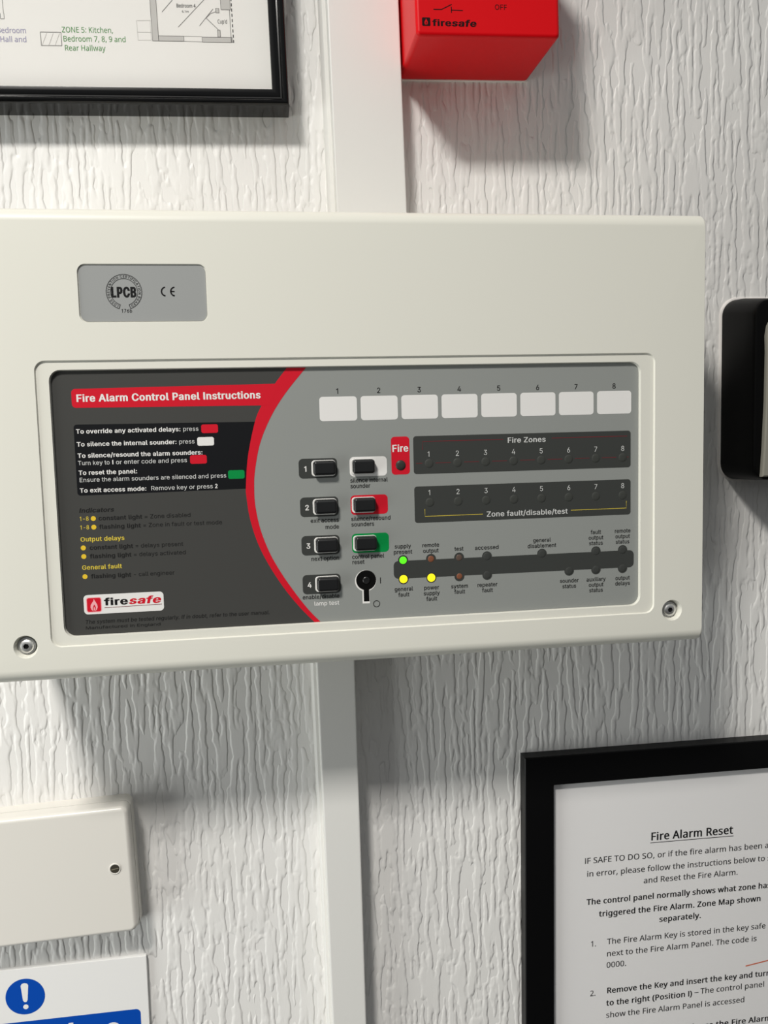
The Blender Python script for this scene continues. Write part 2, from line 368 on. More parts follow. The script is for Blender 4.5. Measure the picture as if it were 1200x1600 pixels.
load_glyphs('N', r''' 209
!216|131 161 85 161 65 573 151 573|58 43 72 85 107 97 142 85 157 43 142 2 107 -11 72 2
&587|244 581 318 567 366 524 383 458 374 411 350 372 268 308 423 159 457 216 479 286 550 286 518 191 468 114 585 0 490 0 420 67 366 28 303 2 223 -8 127 10 91 32 65 63 48 102 43 149 57 220 100 273 166 318 133 358 107 403 96 456 114 524 165 567|209 273 159 239 128 201 116 152 124 112 146 81 181 61 225 55 314 71 375 111|241 524 186 506 171 485 165 457 180 404 225 350 292 401 313 458 294 505
'180|128 573 112 366 68 366 52 573
(240|32 220 45 348 83 468 150 573 217 573 167 493 132 407 111 315 103 221 116 98 154 -20 216 -127 150 -127 83 -24 45 94
)240|209 220 196 94 158 -24 91 -127 25 -127 87 -20 124 98 137 221 124 346 87 465 24 573 91 573 158 468 196 348
,215|154 84 136 23 111 -42 85 -103 33 -103 49 -38 63 31 73 93 148 93
-258|32 184 32 246 226 246 226 184
.215|58 43 72 85 107 97 142 85 157 43 142 2 107 -11 72 2
/298|290 573 77 0 8 0 221 573
0458|419 287 409 163 376 70 316 12 229 -8 170 1 122 27 86 70 60 129 39 287 58 446 83 504 119 547 167 573 229 581 287 573 335 547 372 504 399 446 414 373|110 287 121 156 137 111 159 78 190 59 229 52 268 59 298 78 320 110 336 156 348 287 336 417 298 495 268 515 229 521 190 515 159 495 137 463 121 417
1458|285 0 216 0 217 470 219 499 196 477 108 405 71 452 226 573 285 573
2458|417 0 38 0 38 59 188 210 261 287 306 353 322 424 315 466 294 496 261 514 221 520 147 506 83 466 45 513 94 548 153 572 221 581 313 562 372 510 394 428 375 344 324 267 247 185 128 67 128 64 417 64
3458|395 439 381 372 340 326 277 302 277 298 337 283 379 255 405 214 413 163 407 116 390 74 360 40 318 14 263 -3 193 -8 110 -1 36 23 36 89 114 61 194 51 260 59 305 81 331 117 339 164 320 223 265 255 179 265 123 265 123 326 180 326 259 339 307 377 323 434 316 471 295 498 262 516 219 521 164 515 117 498 75 473 39 521 115 563 218 581 296 571 352 540 384 495
4458|443 130 359 130 359 0 291 0 291 130 17 130 17 190 286 576 359 576 359 193 443 193|291 412 295 500 292 500 276 468 257 438 86 193 291 193
5458|221 351 322 331 361 307 389 274 407 232 413 183 407 128 387 81 356 43 314 15 261 -2 199 -8 116 0 51 23 51 90 121 62 200 52 274 65 323 106 341 176 332 225 306 262 262 284 197 292 146 288 99 280 64 302 86 573 373 573 373 508 146 508 132 342 169 348
6458|44 245 51 342 75 433 121 510 196 562 306 581 344 579 377 573 377 513 344 520 308 523 216 504 158 454 127 380 115 291 119 291 150 326 194 350 255 358 342 338 375 313 400 279 421 184 415 129 399 82 372 44 336 15 291 -2 239 -8 163 7 101 54 59 133|238 51 284 59 320 84 343 125 351 184 344 233 324 271 289 295 241 303 175 287 131 248 115 198 123 146 146 99 185 64
7458|109 0 344 508 35 508 35 573 419 573 419 518 187 0
8458|229 581 318 565 378 519 395 485 400 443 385 383 346 338 291 303 355 265 401 216 419 148 413 104 395 65 367 34 330 11 231 -8 126 10 89 33 61 63 45 101 39 146 56 214 99 264 158 299 107 336 71 383 58 444 63 485 80 518 141 565|108 145 116 107 138 76 176 55 229 48 281 55 319 76 342 108 350 148 335 197 293 235 217 270 157 237 121 197|228 524 188 518 155 502 134 476 127 441 141 391 179 357 232 330 282 357 317 392 330 441 323 476 302 502 270 518
9458|417 328 410 231 387 139 340 63 265 11 154 -8 117 -6 82 0 82 60 115 53 152 50 245 68 303 118 334 192 346 281 341 281 310 247 266 223 204 214 118 235 85 260 61 294 40 387 46 443 63 491 90 529 127 557 171 575 223 581 299 565 361 518 402 439|223 521 178 513 142 488 118 447 110 388 117 339 137 301 171 277 220 269 286 285 330 325 346 374 338 426 315 474 277 508
:215|58 43 72 85 107 97 142 85 157 43 142 2 107 -11 72 2|58 387 72 429 107 441 142 429 157 387 142 345 107 332 72 345
=458|45 334 45 391 412 391 412 334|45 174 45 231 412 231 412 174
A512|437 0 368 177 141 177 73 0 0 0 224 575 289 575 512 0|274 438 255 500 230 415 165 241 346 241
B521|241 573 336 565 404 541 445 497 459 431 446 371 409 328 350 304 350 300 415 279 461 236 478 163 472 115 454 74 425 42 385 19 279 0 78 0 78 573|256 329 318 335 357 352 377 382 384 423 376 463 351 490 308 506 245 511 150 511 150 329|150 269 150 61 265 61 330 68 371 91 394 125 401 168 388 221 344 256 260 269
C507|323 517 241 502 178 456 139 383 125 286 131 220 147 164 175 117 213 83 262 62 322 55 394 62 460 78 460 15 393 -2 312 -8 232 1 166 28 115 72 78 131 56 203 49 287 67 406 120 499 159 534 206 559 324 581 409 572 482 547 453 486 394 508
D585|536 292 528 203 501 131 457 74 399 33 325 8 237 0 78 0 78 573 254 573 335 565 404 540 460 501 502 446 528 377|460 289 454 359 435 415 404 457 361 487 308 505 244 511 150 511 150 62 228 62 329 76 402 119 446 190
E446|398 0 78 0 78 573 398 573 398 509 150 509 150 330 383 330 383 268 150 268 150 63 398 63
F416|150 0 78 0 78 573 398 573 398 509 150 509 150 306 383 306 383 243 150 243
G584|326 302 524 302 524 22 431 -1 323 -8 241 1 173 28 120 71 81 130 57 202 49 286 58 370 84 442 127 500 186 544 259 571 346 581 437 572 516 547 489 484 421 508 342 517 278 510 225 489 181 455 150 409 131 353 124 286 130 222 146 166 175 119 216 84 270 62 340 55 404 59 452 68 452 238 326 238
H594|516 0 443 0 443 267 150 267 150 0 78 0 78 573 150 573 150 330 443 330 443 573 516 573
I272|239 0 32 0 32 42 99 57 99 515 32 531 32 573 239 573 239 531 172 515 172 57 239 42
J219|-3 -152 -37 -150 -63 -142 -63 -81 -35 -87 -5 -89 33 -81 63 -53 74 3 74 573 146 573 146 9 128 -82 75 -135
K496|496 0 411 0 209 273 150 222 150 0 78 0 78 573 150 573 150 290 403 573 488 573 261 323
L420|78 0 78 573 150 573 150 64 400 64 400 0
M727|330 0 142 502 139 502 144 407 144 0 78 0 78 573 184 573 361 103 364 103 544 573 650 573 650 0 578 0 579 408 584 501 581 501 390 0
N609|532 0 447 0 141 476 138 476 143 378 144 0 78 0 78 573 161 573 467 99 470 99 464 249 464 573 532 573
O626|577 287 561 166 510 73 473 38 428 13 314 -8 251 -3 196 13 151 39 114 73 65 167 49 288 56 370 78 442 114 500 166 545 232 572 314 581 393 572 459 545 510 501 547 442 570 370|125 287 145 163 171 117 207 83 255 62 314 55 373 62 420 83 456 117 481 163 501 287 490 384 456 457 398 503 314 518 255 511 207 490 171 457 145 411
P485|229 573 326 562 393 528 431 475 444 404 433 336 395 278 324 238 216 223 150 223 150 0 78 0 78 573|223 511 150 511 150 285 208 285 298 296 352 334 370 401 361 449 334 484 289 504
Q626|577 287 559 160 535 108 503 64 461 30 411 6 548 -136 444 -136 334 -7 314 -8 251 -3 196 13 151 39 114 73 65 167 49 288 56 370 78 442 114 500 166 545 232 572 314 581 393 572 459 545 510 501 547 442 570 370|125 287 145 163 171 117 207 83 255 62 314 55 373 62 420 83 456 117 481 163 501 287 490 384 456 457 398 503 314 518 255 511 207 490 171 457 145 411
R499|236 573 353 555 393 532 422 500 439 460 444 410 427 334 385 285 330 257 487 0 403 0 264 237 150 237 150 0 78 0 78 573|232 510 150 510 150 298 236 298 296 304 338 325 362 359 370 407 355 467 310 500
S440|403 153 396 106 378 66 348 35 307 11 198 -8 137 -5 83 4 41 19 41 88 113 65 201 55 273 66 316 98 330 147 318 194 277 230 131 294 85 330 57 375 48 435 54 477 71 513 136 563 231 581 318 572 389 549 366 487 302 508 229 517 169 507 133 478 121 434 133 386 172 351 332 279 385 228
T446|259 0 187 0 187 509 8 509 8 573 437 573 437 509 259 509
U586|513 202 507 146 489 95 459 52 416 20 360 -1 290 -8 196 7 128 50 86 118 72 204 72 573 144 573 144 201 154 139 182 93 228 64 294 55 379 73 427 126 442 202 442 573 513 573
V481|481 573 277 0 204 0 0 573 75 573 220 160 241 80 262 161 405 573
W746|735 573 583 0 510 0 373 471 370 488 361 443 234 0 161 0 10 573 85 573 183 186 201 87 213 154 232 227 333 573 407 573 523 187 532 151 544 87 550 129 572 224 660 573
X470|467 0 385 0 233 249 79 0 3 0 193 298 15 573 95 573 236 348 377 573 453 573 276 300
Y454|227 291 376 573 454 573 263 222 263 0 191 0 191 219 0 573 79 573
Z458|427 0 30 0 30 55 332 508 40 508 40 573 419 573 419 518 118 64 427 64
a450|231 437 299 428 347 403 376 358 385 293 385 0 334 0 320 61 317 61 279 22 234 -1 172 -8 103 6 55 48 37 119 50 176 87 219 152 245 243 257 316 259 316 285 310 330 293 359 265 375 227 380 163 370 106 347 84 400 151 426|252 208 184 200 141 182 118 155 110 119 115 87 132 66 188 49 238 56 279 79 306 117 315 172 315 210
b493|138 410 135 373 139 373 189 419 272 437 344 423 401 381 437 312 449 215 444 147 427 91 400 48 365 17 322 -2 272 -8 189 10 139 55 133 55 119 0 68 0 68 609 139 609|260 379 188 361 150 308 139 214 145 144 165 93 202 61 261 51 312 61 348 93 369 145 376 216 369 287 348 338 311 368
c385|241 -8 187 -2 139 15 99 45 69 87 50 143 44 213 51 284 71 342 102 385 142 415 191 432 245 438 309 431 358 415 337 356 292 370 244 376 172 358 131 303 117 213 131 126 172 71 240 53 302 60 351 78 351 15 304 -2
d493|221 -8 148 6 92 48 56 117 44 214 56 311 93 381 149 424 221 438 280 429 323 407 354 374 359 374 354 438 354 609 425 609 425 0 368 0 358 58 354 58 323 24 279 1|232 51 290 60 328 88 348 135 355 213 349 284 329 336 291 369 231 379 181 368 146 334 124 281 117 213 124 144 146 93 181 61
e452|234 438 286 432 329 414 364 385 390 346 411 244 411 201 117 201 127 137 154 90 197 62 254 52 327 60 392 82 392 20 327 -1 251 -8 194 -2 143 17 101 48 70 91 51 146 44 212 50 277 68 333 96 378 134 411 181 431|233 380 188 372 154 348 130 309 119 257 338 257 326 322 292 364
f276|266 375 158 375 158 0 87 0 87 375 12 375 12 408 87 432 87 457 104 547 152 597 227 613 274 609 310 599 292 544 262 552 228 556 197 550 175 532 158 458 158 430 266 430
g493|221 438 297 422 355 373 359 373 369 430 425 430 425 -7 420 -63 404 -109 378 -146 341 -172 293 -187 233 -192 147 -186 78 -165 78 -100 149 -125 237 -134 286 -126 324 -101 347 -63 355 -13 358 57 354 57 299 8 221 -8 147 7 91 51 56 121 44 214 56 306 91 377 147 423|230 379 169 359 130 303 117 213 124 143 146 92 182 60 232 50 288 58 326 85 349 131 356 197 356 214 343 309 302 362
h495|138 399 135 370 140 370 174 407 221 429 273 437 360 421 391 400 413 370 431 280 431 0 361 0 361 275 355 321 338 353 308 372 265 379 189 360 150 308 139 222 139 0 68 0 68 609 139 609
i207|139 430 139 0 68 0 68 430|104 591 133 580 145 546 133 512 104 501 75 512 63 546 75 580
j207|18 -192 -18 -190 -44 -183 -44 -126 -19 -132 9 -134 51 -120 68 -67 68 430 139 430 139 -64 126 -133 87 -177|63 546 75 580 104 591 133 580 145 546 133 512 104 501 75 512
k428|137 257 135 221 138 221 189 285 326 430 409 430 235 246 421 0 336 0 187 200 138 158 138 0 68 0 68 609 138 609
l207|139 0 68 0 68 609 139 609
m750|540 438 603 429 649 401 676 352 685 280 685 0 615 0 615 277 610 321 594 353 567 372 528 379 474 369 438 342 418 298 411 237 411 0 342 0 342 277 332 333 303 367 253 379 185 360 150 308 139 223 139 0 68 0 68 430 125 430 136 371 140 371 173 409 217 431 266 438 349 420 378 398 398 366 402 366 427 398 461 420
n495|275 438 343 429 391 401 421 352 431 280 431 0 361 0 361 275 355 321 338 353 308 372 265 379 204 368 166 338 146 289 139 223 139 0 68 0 68 430 125 430 136 371 140 371 175 409 222 431
o485|442 216 428 121 388 51 324 7 241 -8 163 7 100 51 59 121 44 216 50 282 68 336 97 380 137 412 186 431 244 438 299 431 347 412 387 380 417 336 436 282|117 216 130 128 172 71 243 51 314 71 356 128 369 216 355 303 314 359 242 379 185 368 147 335 124 284
p493|273 438 344 424 401 383 437 313 449 216 444 148 427 93 401 49 365 17 322 -2 272 -8 213 1 170 24 139 55 134 55 139 -16 139 -192 68 -192 68 430 126 430 136 371 139 371 170 405 213 429|260 379 190 362 152 313 139 229 139 216 150 126 188 70 261 51 297 56 326 72 364 131 376 217 369 283 348 334 311 367
q493|355 25 358 58 354 58 303 11 219 -8 148 6 93 48 56 117 44 214 50 282 67 338 93 381 129 413 172 432 221 438 304 419 355 371 358 371 369 430 425 430 425 -192 354 -192|233 51 304 67 342 116 355 199 348 285 328 337 290 369 231 379 181 368 145 334 124 281 117 213 124 145 146 93 182 61
r331|269 438 295 437 319 433 310 368 264 374 217 363 176 334 149 289 139 229 139 0 68 0 68 430 126 430 134 351 137 351 170 395 214 426
s384|348 119 327 49 268 6 176 -8 99 -1 42 19 42 83 104 60 178 49 256 66 274 86 280 112 271 141 239 167 103 228 57 266 41 324 52 372 85 408 137 430 202 438 275 430 339 409 315 353 258 372 197 380 131 366 114 350 108 328 119 298 154 274 289 215 333 176
t289|212 50 245 53 272 59 272 5 240 -4 200 -8 138 4 91 44 74 125 74 375 13 375 13 409 75 437 103 528 144 528 144 430 269 430 269 375 144 375 144 127 149 93 163 69
u495|427 430 427 0 370 0 359 57 356 57 321 20 273 -1 220 -8 134 8 103 29 81 59 63 148 63 430 135 430 135 153 141 108 158 76 188 57 230 51 306 69 345 121 357 206 357 430
v407|163 0 0 430 75 430 180 137 193 96 201 63 204 63 227 138 332 430 407 430 244 0
w630|336 276 316 357 313 357 294 275 207 1 127 1 9 431 82 431 153 154 169 73 172 73 201 188 277 431 354 431 451 109 457 74 460 74 466 108 549 431 621 431 502 1 419 1
x424|170 220 22 430 102 430 213 268 322 430 402 430 253 220 410 0 330 0 213 172 94 0 14 0
y409|1 430 76 430 184 144 205 68 209 68 245 186 333 430 409 430 224 -59 188 -130 138 -176 67 -192 34 -190 9 -186 9 -130 56 -135 99 -126 130 -99 152 -59 174 -2
z377|346 0 31 0 31 47 262 375 45 375 45 430 340 430 340 377 112 55 346 55''')


for k in 'IN':      # plain upright capital I
    adv, cs = GLYPHS[k]['I']
    cap_ = GLYPHS[k + 'cap']
    GLYPHS[k]['I'] = (190, [[(60, 0), (60, cap_), (130, cap_), (130, 0)]])


k_ = GLYPHS['Icap'] / GLYPHS['Ncap']      # plain figure one without a foot
GLYPHS['I']['1'] = (int(GLYPHS['N']['1'][0] * k_), [[(x * k_, y * k_) for x, y in c] for c in GLYPHS['N']['1'][1]])


def area2(c):
    return sum(c[i - 1][0] * c[i][1] - c[i][0] * c[i - 1][1] for i in range(len(c)))


def winding(px, py, cs):
    w = 0
    for c in cs:
        x0, y0 = c[-1]
        for x1, y1 in c:
            if (y0 <= py) != (y1 <= py):
                t = (py - y0) / (y1 - y0)
                if x0 + t * (x1 - x0) > px:
                    w += 1 if y1 > y0 else -1
            x0, y0 = x1, y1
    return w


def fill(cs):
    """Triangles covering everything a set of outlines encloses (non-zero rule)."""
    vs, es = [], []
    for c in cs:
        k = len(vs)
        vs += [Vector((float(x), float(y))) for x, y in c]
        es += [(k + i, k + (i + 1) % len(c)) for i in range(len(c))]
    ov, oe, of, _, _, _ = delaunay_2d_cdt(vs, es, [], 0, 1e-5)
    tris = []
    for f in of:
        cx = sum(ov[i][0] for i in f) / len(f)
        cy = sum(ov[i][1] for i in f) / len(f)
        if winding(cx, cy, cs):
            tris.append(tuple(f))
    return [(v[0], v[1]) for v in ov], tris


def grow(c, d, thin=1.0):
    """Move an outline outwards (to its right-hand side) by d."""
    n, out = len(c), []
    for i in range(n):
        a, b, e = c[i - 1], c[i], c[(i + 1) % n]
        d1 = Vector((b[0] - a[0], b[1] - a[1]))
        d2 = Vector((e[0] - b[0], e[1] - b[1]))
        if d1.length < 1e-9 or d2.length < 1e-9:
            out.append(b)
            continue
        n1 = Vector((d1.y, -d1.x)).normalized()
        n2 = Vector((d2.y, -d2.x)).normalized()
        s = n1 + n2
        q = s / max(0.55, s.length_squared / 2) if s.length > 1e-6 else n1
        out.append((b[0] + q.x * d, b[1] + q.y * d * thin))
    return out


GCACHE = {}


def glyph(font, ch, bold):
    k = (font, ch, bold)
    if k not in GCACHE:
        adv, cs = GLYPHS[font].get(ch, GLYPHS[font]['-'])
        if cs:
            if bold:
                big = max(cs, key=lambda c: abs(area2(c)))
                s = 1 if area2(big) > 0 else -1
                cs = [grow(c, bold * s, 0.42) for c in cs]
            GCACHE[k] = (adv + bold * 1.3, *fill(cs))
        else:
            GCACHE[k] = (adv + bold, [], [])
    return GCACHE[k]


def text_width(font, s, cap, bold=0):
    return sum(glyph(font, c, bold)[0] for c in s) * cap / GLYPHS[font + 'cap']


# ------------------------------------------------------------------ mesh building
def rrect(x0, y0, x1, y1, r, n=6):
    r = max(0.01, min(r, (x1 - x0) / 2, (y1 - y0) / 2))
    out = []
    for cx, cy, a0 in ((x1 - r, y1 - r, 0), (x0 + r, y1 - r, 90), (x0 + r, y0 + r, 180), (x1 - r, y0 + r, 270)):
        for k in range(n + 1):
            a = math.radians(a0 + 90 * k / n)
            out.append((cx + r * math.cos(a), cy + r * math.sin(a)))
    return out


def circle(cx, cy, r, n=32, a0=0.0):
    return [(cx + r * math.cos(2 * math.pi * k / n + a0), cy + r * math.sin(2 * math.pi * k / n + a0)) for k in range(n)]


def stroke(pts, w):
    """Outline of a thin line of width w along pts."""
    l, r = [], []
    for i, p in enumerate(pts):
        a = pts[max(0, i - 1)]
        b = pts[min(len(pts) - 1, i + 1)]
        d = Vector((b[0] - a[0], b[1] - a[1])).normalized()
        nx, ny = -d.y * w / 2, d.x * w / 2
        l.append((p[0] + nx, p[1] + ny))
        r.append((p[0] - nx, p[1] - ny))
    return l + r[::-1]


class MB:
    def __init__(self, rot=0.0, pivot=(0, 0)):
        self.v, self.f, self.mi, self.mats = [], [], [], []
        self.c, self.s = math.cos(math.radians(rot)), math.sin(math.radians(rot))
        self.p = pivot

    def slot(self, m):
        if m not in self.mats:
            self.mats.append(m)
        return self.mats.index(m)

    def vert(self, x, y, h):
        dx, dy = x - self.p[0], y - self.p[1]
        self.v.append((self.p[0] + dx * self.c - dy * self.s, self.p[1] + dx * self.s + dy * self.c, h))
        return len(self.v) - 1

    def loop(self, c, h):
        return [self.vert(x, y, h) for x, y in c]

    def face(self, idx, m):
        self.f.append(tuple(idx))
        self.mi.append(self.slot(m))

    def bridge(self, a, b, m):
        n = len(a)
        for i in range(n):
            self.face((a[i], a[(i + 1) % n], b[(i + 1) % n], b[i]), m)

    def cap(self, a, m):
        self.face(a, m)

    def stack(self, levels, m, top=True, bottom=False):
        """levels: [(outline, h), ...] joined by walls."""
        ls = [self.loop(c, h) for c, h in levels]
        for a, b in zip(ls, ls[1:]):
            self.bridge(a, b, m)
        if top:
            self.cap(ls[-1], m)
        if bottom:
            self.cap(ls[0], m)
        return ls

    def block(self, x0, y0, x1, y1, r, h0, h1, bev, m, steps=3):
        lv = [(rrect(x0, y0, x1, y1, r), h0)]
        for k in range(steps + 1):
            t = math.radians(90 * k / steps)
            i = bev * (1 - math.cos(t))
            lv.append((rrect(x0 + i, y0 + i, x1 - i, y1 - i, max(r - i, 0.05)), h1 - bev + bev * math.sin(t)))
        self.stack(lv, m)

    def flat(self, cs, h, m):
        vs, ts = fill(cs)
        k = [self.vert(x, y, h) for x, y in vs]
        for t in ts:
            self.face([k[i] for i in t], m)

    def plate(self, c, h, m):
        self.face(self.loop(c, h), m)

    def lathe(self, cx, cy, prof, m, n=28):
        self.stack([(circle(cx, cy, max(r, 0.01), n), h) for r, h in prof], m)

    def text(self, s, x, y, h, cap, m, font='I', width=None, align='l', bold=0, xs=None, shear=0.0, ang=0.0):
        k = cap / GLYPHS[font + 'cap']
        nat = text_width(font, s, cap, bold)
        sx = width / nat if width else (xs if xs else (0.93 if font == 'I' else 0.9))
        w = nat * sx
        x0 = {'l': 0.0, 'c': -w / 2, 'r': -w}[align]
        ca, sa = math.cos(math.radians(ang)), math.sin(math.radians(ang))
        for ch in s:
            adv, vs, ts = glyph(font, ch, bold)
            ids = []
            for gx, gy in vs:
                px = x0 + (gx + shear * gy) * k * sx
                py = -gy * k
                ids.append(self.vert(x + px * ca - py * sa, y + px * sa + py * ca, h))
            for t in ts:
                self.face([ids[i] for i in t], m)
            x0 += adv * k * sx

    def arc_text(self, s, cx, cy, r, a0, a1, h, cap, m, font='I', bold=0):
        ws = [glyph(font, c, bold)[0] for c in s]
        tot, run = sum(ws), 0
        for ch, w in zip(s, ws):
            a = a0 + (a1 - a0) * (run + w / 2) / tot
            run += w
            t = math.radians(a)       # clockwise from the top
            self.text(ch, cx + r * math.sin(t), cy - r * math.cos(t), h, cap, m, font, align='c', bold=bold, ang=a)

    def build(self, name, parent=None, origin=(0, 0, 0), smooth=True, solid=True):
        me = bpy.data.meshes.new(name)
        ox, oy, oh = origin
        me.from_pydata([((x - ox) / 1000, -(h - oh) / 1000, -(y - oy) / 1000) for x, y, h in self.v], [], self.f)
        for m in self.mats:
            me.materials.append(m)
        me.polygons.foreach_set('material_index', self.mi)
        bm = bmesh.new()
        bm.from_mesh(me)
        bmesh.ops.remove_doubles(bm, verts=bm.verts, dist=1e-7)
        if solid:
            bmesh.ops.recalc_face_normals(bm, faces=bm.faces)
        else:
            for f in bm.faces:
                f.normal_update()
                if f.normal.y > 0:
                    f.normal_flip()
        bm.to_mesh(me)
        bm.free()
        if smooth:
            me.polygons.foreach_set('use_smooth', [True] * len(me.polygons))
            me.set_sharp_from_angle(angle=math.radians(38))
        o = bpy.data.objects.new(name, me)
        if smooth:
            wn = o.modifiers.new('weighted', 'WEIGHTED_NORMAL')
            wn.weight = 90
            wn.keep_sharp = True
        C.objects.link(o)
        if parent:
            o.parent = parent
        return o


def tag(o, label=None, cat=None, group=None, kind=None):
    for k, v in (('label', label), ('category', cat), ('group', group), ('kind', kind)):
        if v:
            o[k] = v
    return o


def thing(name, label, cat, origin, group=None):
    e = bpy.data.objects.new(name, None)
    e.empty_display_size = 0.02
    C.objects.link(e)
    e.location = W(*origin)
    return tag(e, label, cat, group)


# ================================================================== the setting
b = MB()
b.block(-1300, -1150, 1300, 1500, 0.1, -100, 0, 0.05, M_WALL, 1)
wall = b.build('wall_back', origin=(0, 0, 0), smooth=False)
wall.location = W(0, 0, 0)
tag(wall, 'white painted wall with vertical stroke relief wallpaper', kind='structure')


def board(name, quad, h, label, bead=0.0):
    """Vertical board given by its four front corners."""
    b = MB()
    (x0, y0), (x1, y1), (x2, y2), (x3, y3) = quad
    def lv(i):
        return [(x0 + i, y0), (x1 - i, y1), (x2 - i, y2), (x3 + i, y3)]
    b.stack([(lv(0), -0.5), (lv(0), h - 1.2), (lv(0.35), h - 0.4), (lv(1.2), h)], M_TRIM)
    if bead:
        def bv(i):
            return [(x0 - bead + i, y0), (x0 + 1, y1), (x3 + 1, y2), (x3 - bead + i, y3)]
        b.stack([(bv(0), -0.5), (bv(0), h * 0.28), (bv(bead * 0.45), h * 0.42)], M_TRIM)
    o = b.build(name)
    o.location = W(0, 0, 0)
    return tag(o, label, kind='structure')


board('trim_1', ((133.3, -1150), (176.6, -1150), (196.2, -20), (153.6, -20)), 17.5, 'wide white painted vertical board above the alarm panel', 4)
board('trim_2', ((129.8, 60), (155.0, 60), (158.6, 1400), (144.3 + 1, 1400)), 17.5, 'narrow white painted vertical board below the alarm panel', 3)

# ================================================================== fire alarm panel
HF = 94.0                       # fascia level
HC = 97.0                       # front of the cover
HB = 96.0                       # recessed border level
panel = thing('fire_alarm_panel', 'cream fire alarm control panel with grey and red fascia mounted on the wall', 'fire alarm panel', (153, 39, 0))
PO = (153, 39, 0)
PX0, PX1, PY0, PY1 = -38.5, 345.0, -79.0, 156.4
b = MB()
lv = [(rrect(PX0, PY0, PX1, PY1, 2.4), -0.4), (rrect(PX0, PY0, PX1, PY1, 2.4), HC - 7)]
for k in range(1, 8):
    t = math.radians(90 * k / 7)
    iy, ix = 7 * (1 - math.cos(t)), 1.0 * (1 - math.cos(t))
    lv.append((rrect(PX0 + ix, PY0 + iy, PX1 - ix, PY1 - iy, 2.4 - 1.6 * k / 7), HC - 7 + 7 * math.sin(t)))
ls = b.stack(lv, M_CASE, top=False)
outer = lv[-1][0]
bez = rrect(-6.9, -5.0, 315.7, 138.6, 5.2)
bez_in = rrect(-6.4, -4.5, 315.2, 138.1, 4.7)
fas = rrect(-0.45, -0.45, 307.95, 134.05, 5.6)
fas_in = rrect(0, 0, 307.5, 133.6, 5.2)
cert = rrect(16.0, -51.6, 78.2, -23.2, 4.0)
cert_in = rrect(16.3, -51.3, 77.9, -23.5, 3.7)
SCR = ((-19.2, 137.4), (326.2, 137.6))


def ring_fill(b, out, holes, h, m):
    cs = [out if area2(out) > 0 else out[::-1]] + [(c[::-1] if area2(c) > 0 else c) for c in holes]
    b.flat(cs, h, m)


ring_fill(b, outer, [bez, cert] + [circle(x, y, 5.9) for x, y in SCR], HC, M_CASE)
b.stack([(bez, HC), (bez_in, HB)], M_CASE, top=False)
ring_fill(b, bez_in, [fas], HB, M_CASE)
b.stack([(fas, HB), (fas_in, HF - 0.4)], M_CASE, top=False)
b.stack([(cert, HC), (cert_in, HC - 0.9)], M_CASE)
for x, y in SCR:
    b.stack([(circle(x, y, 5.9), HC), (circle(x, y, 5.5), HC - 0.8), (circle(x, y, 4.7), HC - 4.0), (circle(x, y, 4.2), HC - 5.5)], M_CASE)
housing = b.build('housing', panel, PO)

# certification label
b = MB()
b.stack([(rrect(16.5, -51.1, 77.7, -23.7, 3.6), HC - 0.9), (rrect(16.5, -51.1, 77.7, -23.7, 3.6), HC - 0.7)], M_CERT)
cert_o = b.build('certification_label', panel, PO)
tag(cert_o, 'silver grey certification label with round approval mark')
b = MB()
h = HC - 0.62
cx, cy = 37.8, -38.0
def arcpts(cx, cy, r, a0, a1, n=40):
    return [(cx + r * math.sin(math.radians(a0 + (a1 - a0) * k / n)), cy - r * math.cos(math.radians(a0 + (a1 - a0) * k / n))) for k in range(n + 1)]
for r, w in ((8.55, 0.28), (6.5, 0.24)):
    b.flat([stroke(arcpts(cx, cy, r, -161, 161), w)], h, M_INK)
for a in (-161, 161):
    b.flat([stroke([arcpts(cx, cy, 6.4, a, a, 1)[0], arcpts(cx, cy, 8.65, a, a, 1)[0]], 0.28)], h, M_INK)
b.arc_text('LOSS PREVENTION CERTIFICATION BOARD', cx, cy, 6.95, -157, 157, h, 1.15, M_INK, bold=14)
b.text('LPCB', 37.8, -35.6, h, 4.7, M_INK, align='c', width=12.4, bold=62)
b.text('176b', 38.6, -28.0, h, 1.75, M_INK, align='c', width=5.3, bold=10)
b.flat([stroke(arcpts(58.0, -38.2, 2.15, -172, -8, 20), 0.68)], h, M_INK)
b.flat([stroke(arcpts(62.5, -38.2, 2.15, -172, -8, 20), 0.68)], h, M_INK)
b.flat([[(60.2, -38.5), (62.2, -38.5), (62.2, -37.9), (60.2, -37.9)]], h, M_INK)
b.build('approval_marks', cert_o, PO, smooth=False, solid=False)

# fascia sheet and its printed fields
b = MB()
b.stack([(rrect(0.05, 0.05, 307.45, 133.55, 5.2), HF - 0.35), (rrect(0.05, 0.05, 307.45, 133.55, 5.2), HF)], M_GREY)
fascia = b.build('fascia', panel, PO)
tag(fascia, 'grey printed control fascia')
L1, L2, L3 = HF + 0.05, HF + 0.10, HF + 0.15


def spline(pts, n=6):
    out = []
    P = [pts[0]] + list(pts) + [pts[-1]]
    for i in range(1, len(P) - 2):
        p0, p1, p2, p3 = [Vector(P[i + j]) for j in (-1, 0, 1, 2)]
        for k in range(n):
            t = k / n
            q = 0.5 * ((2 * p1) + (-p0 + p2) * t + (2 * p0 - 5 * p1 + 4 * p2 - p3) * t * t + (-p0 + 3 * p1 - 3 * p2 + p3) * t ** 3)
            out.append((q.x, q.y))
    out.append(pts[-1])
    return out


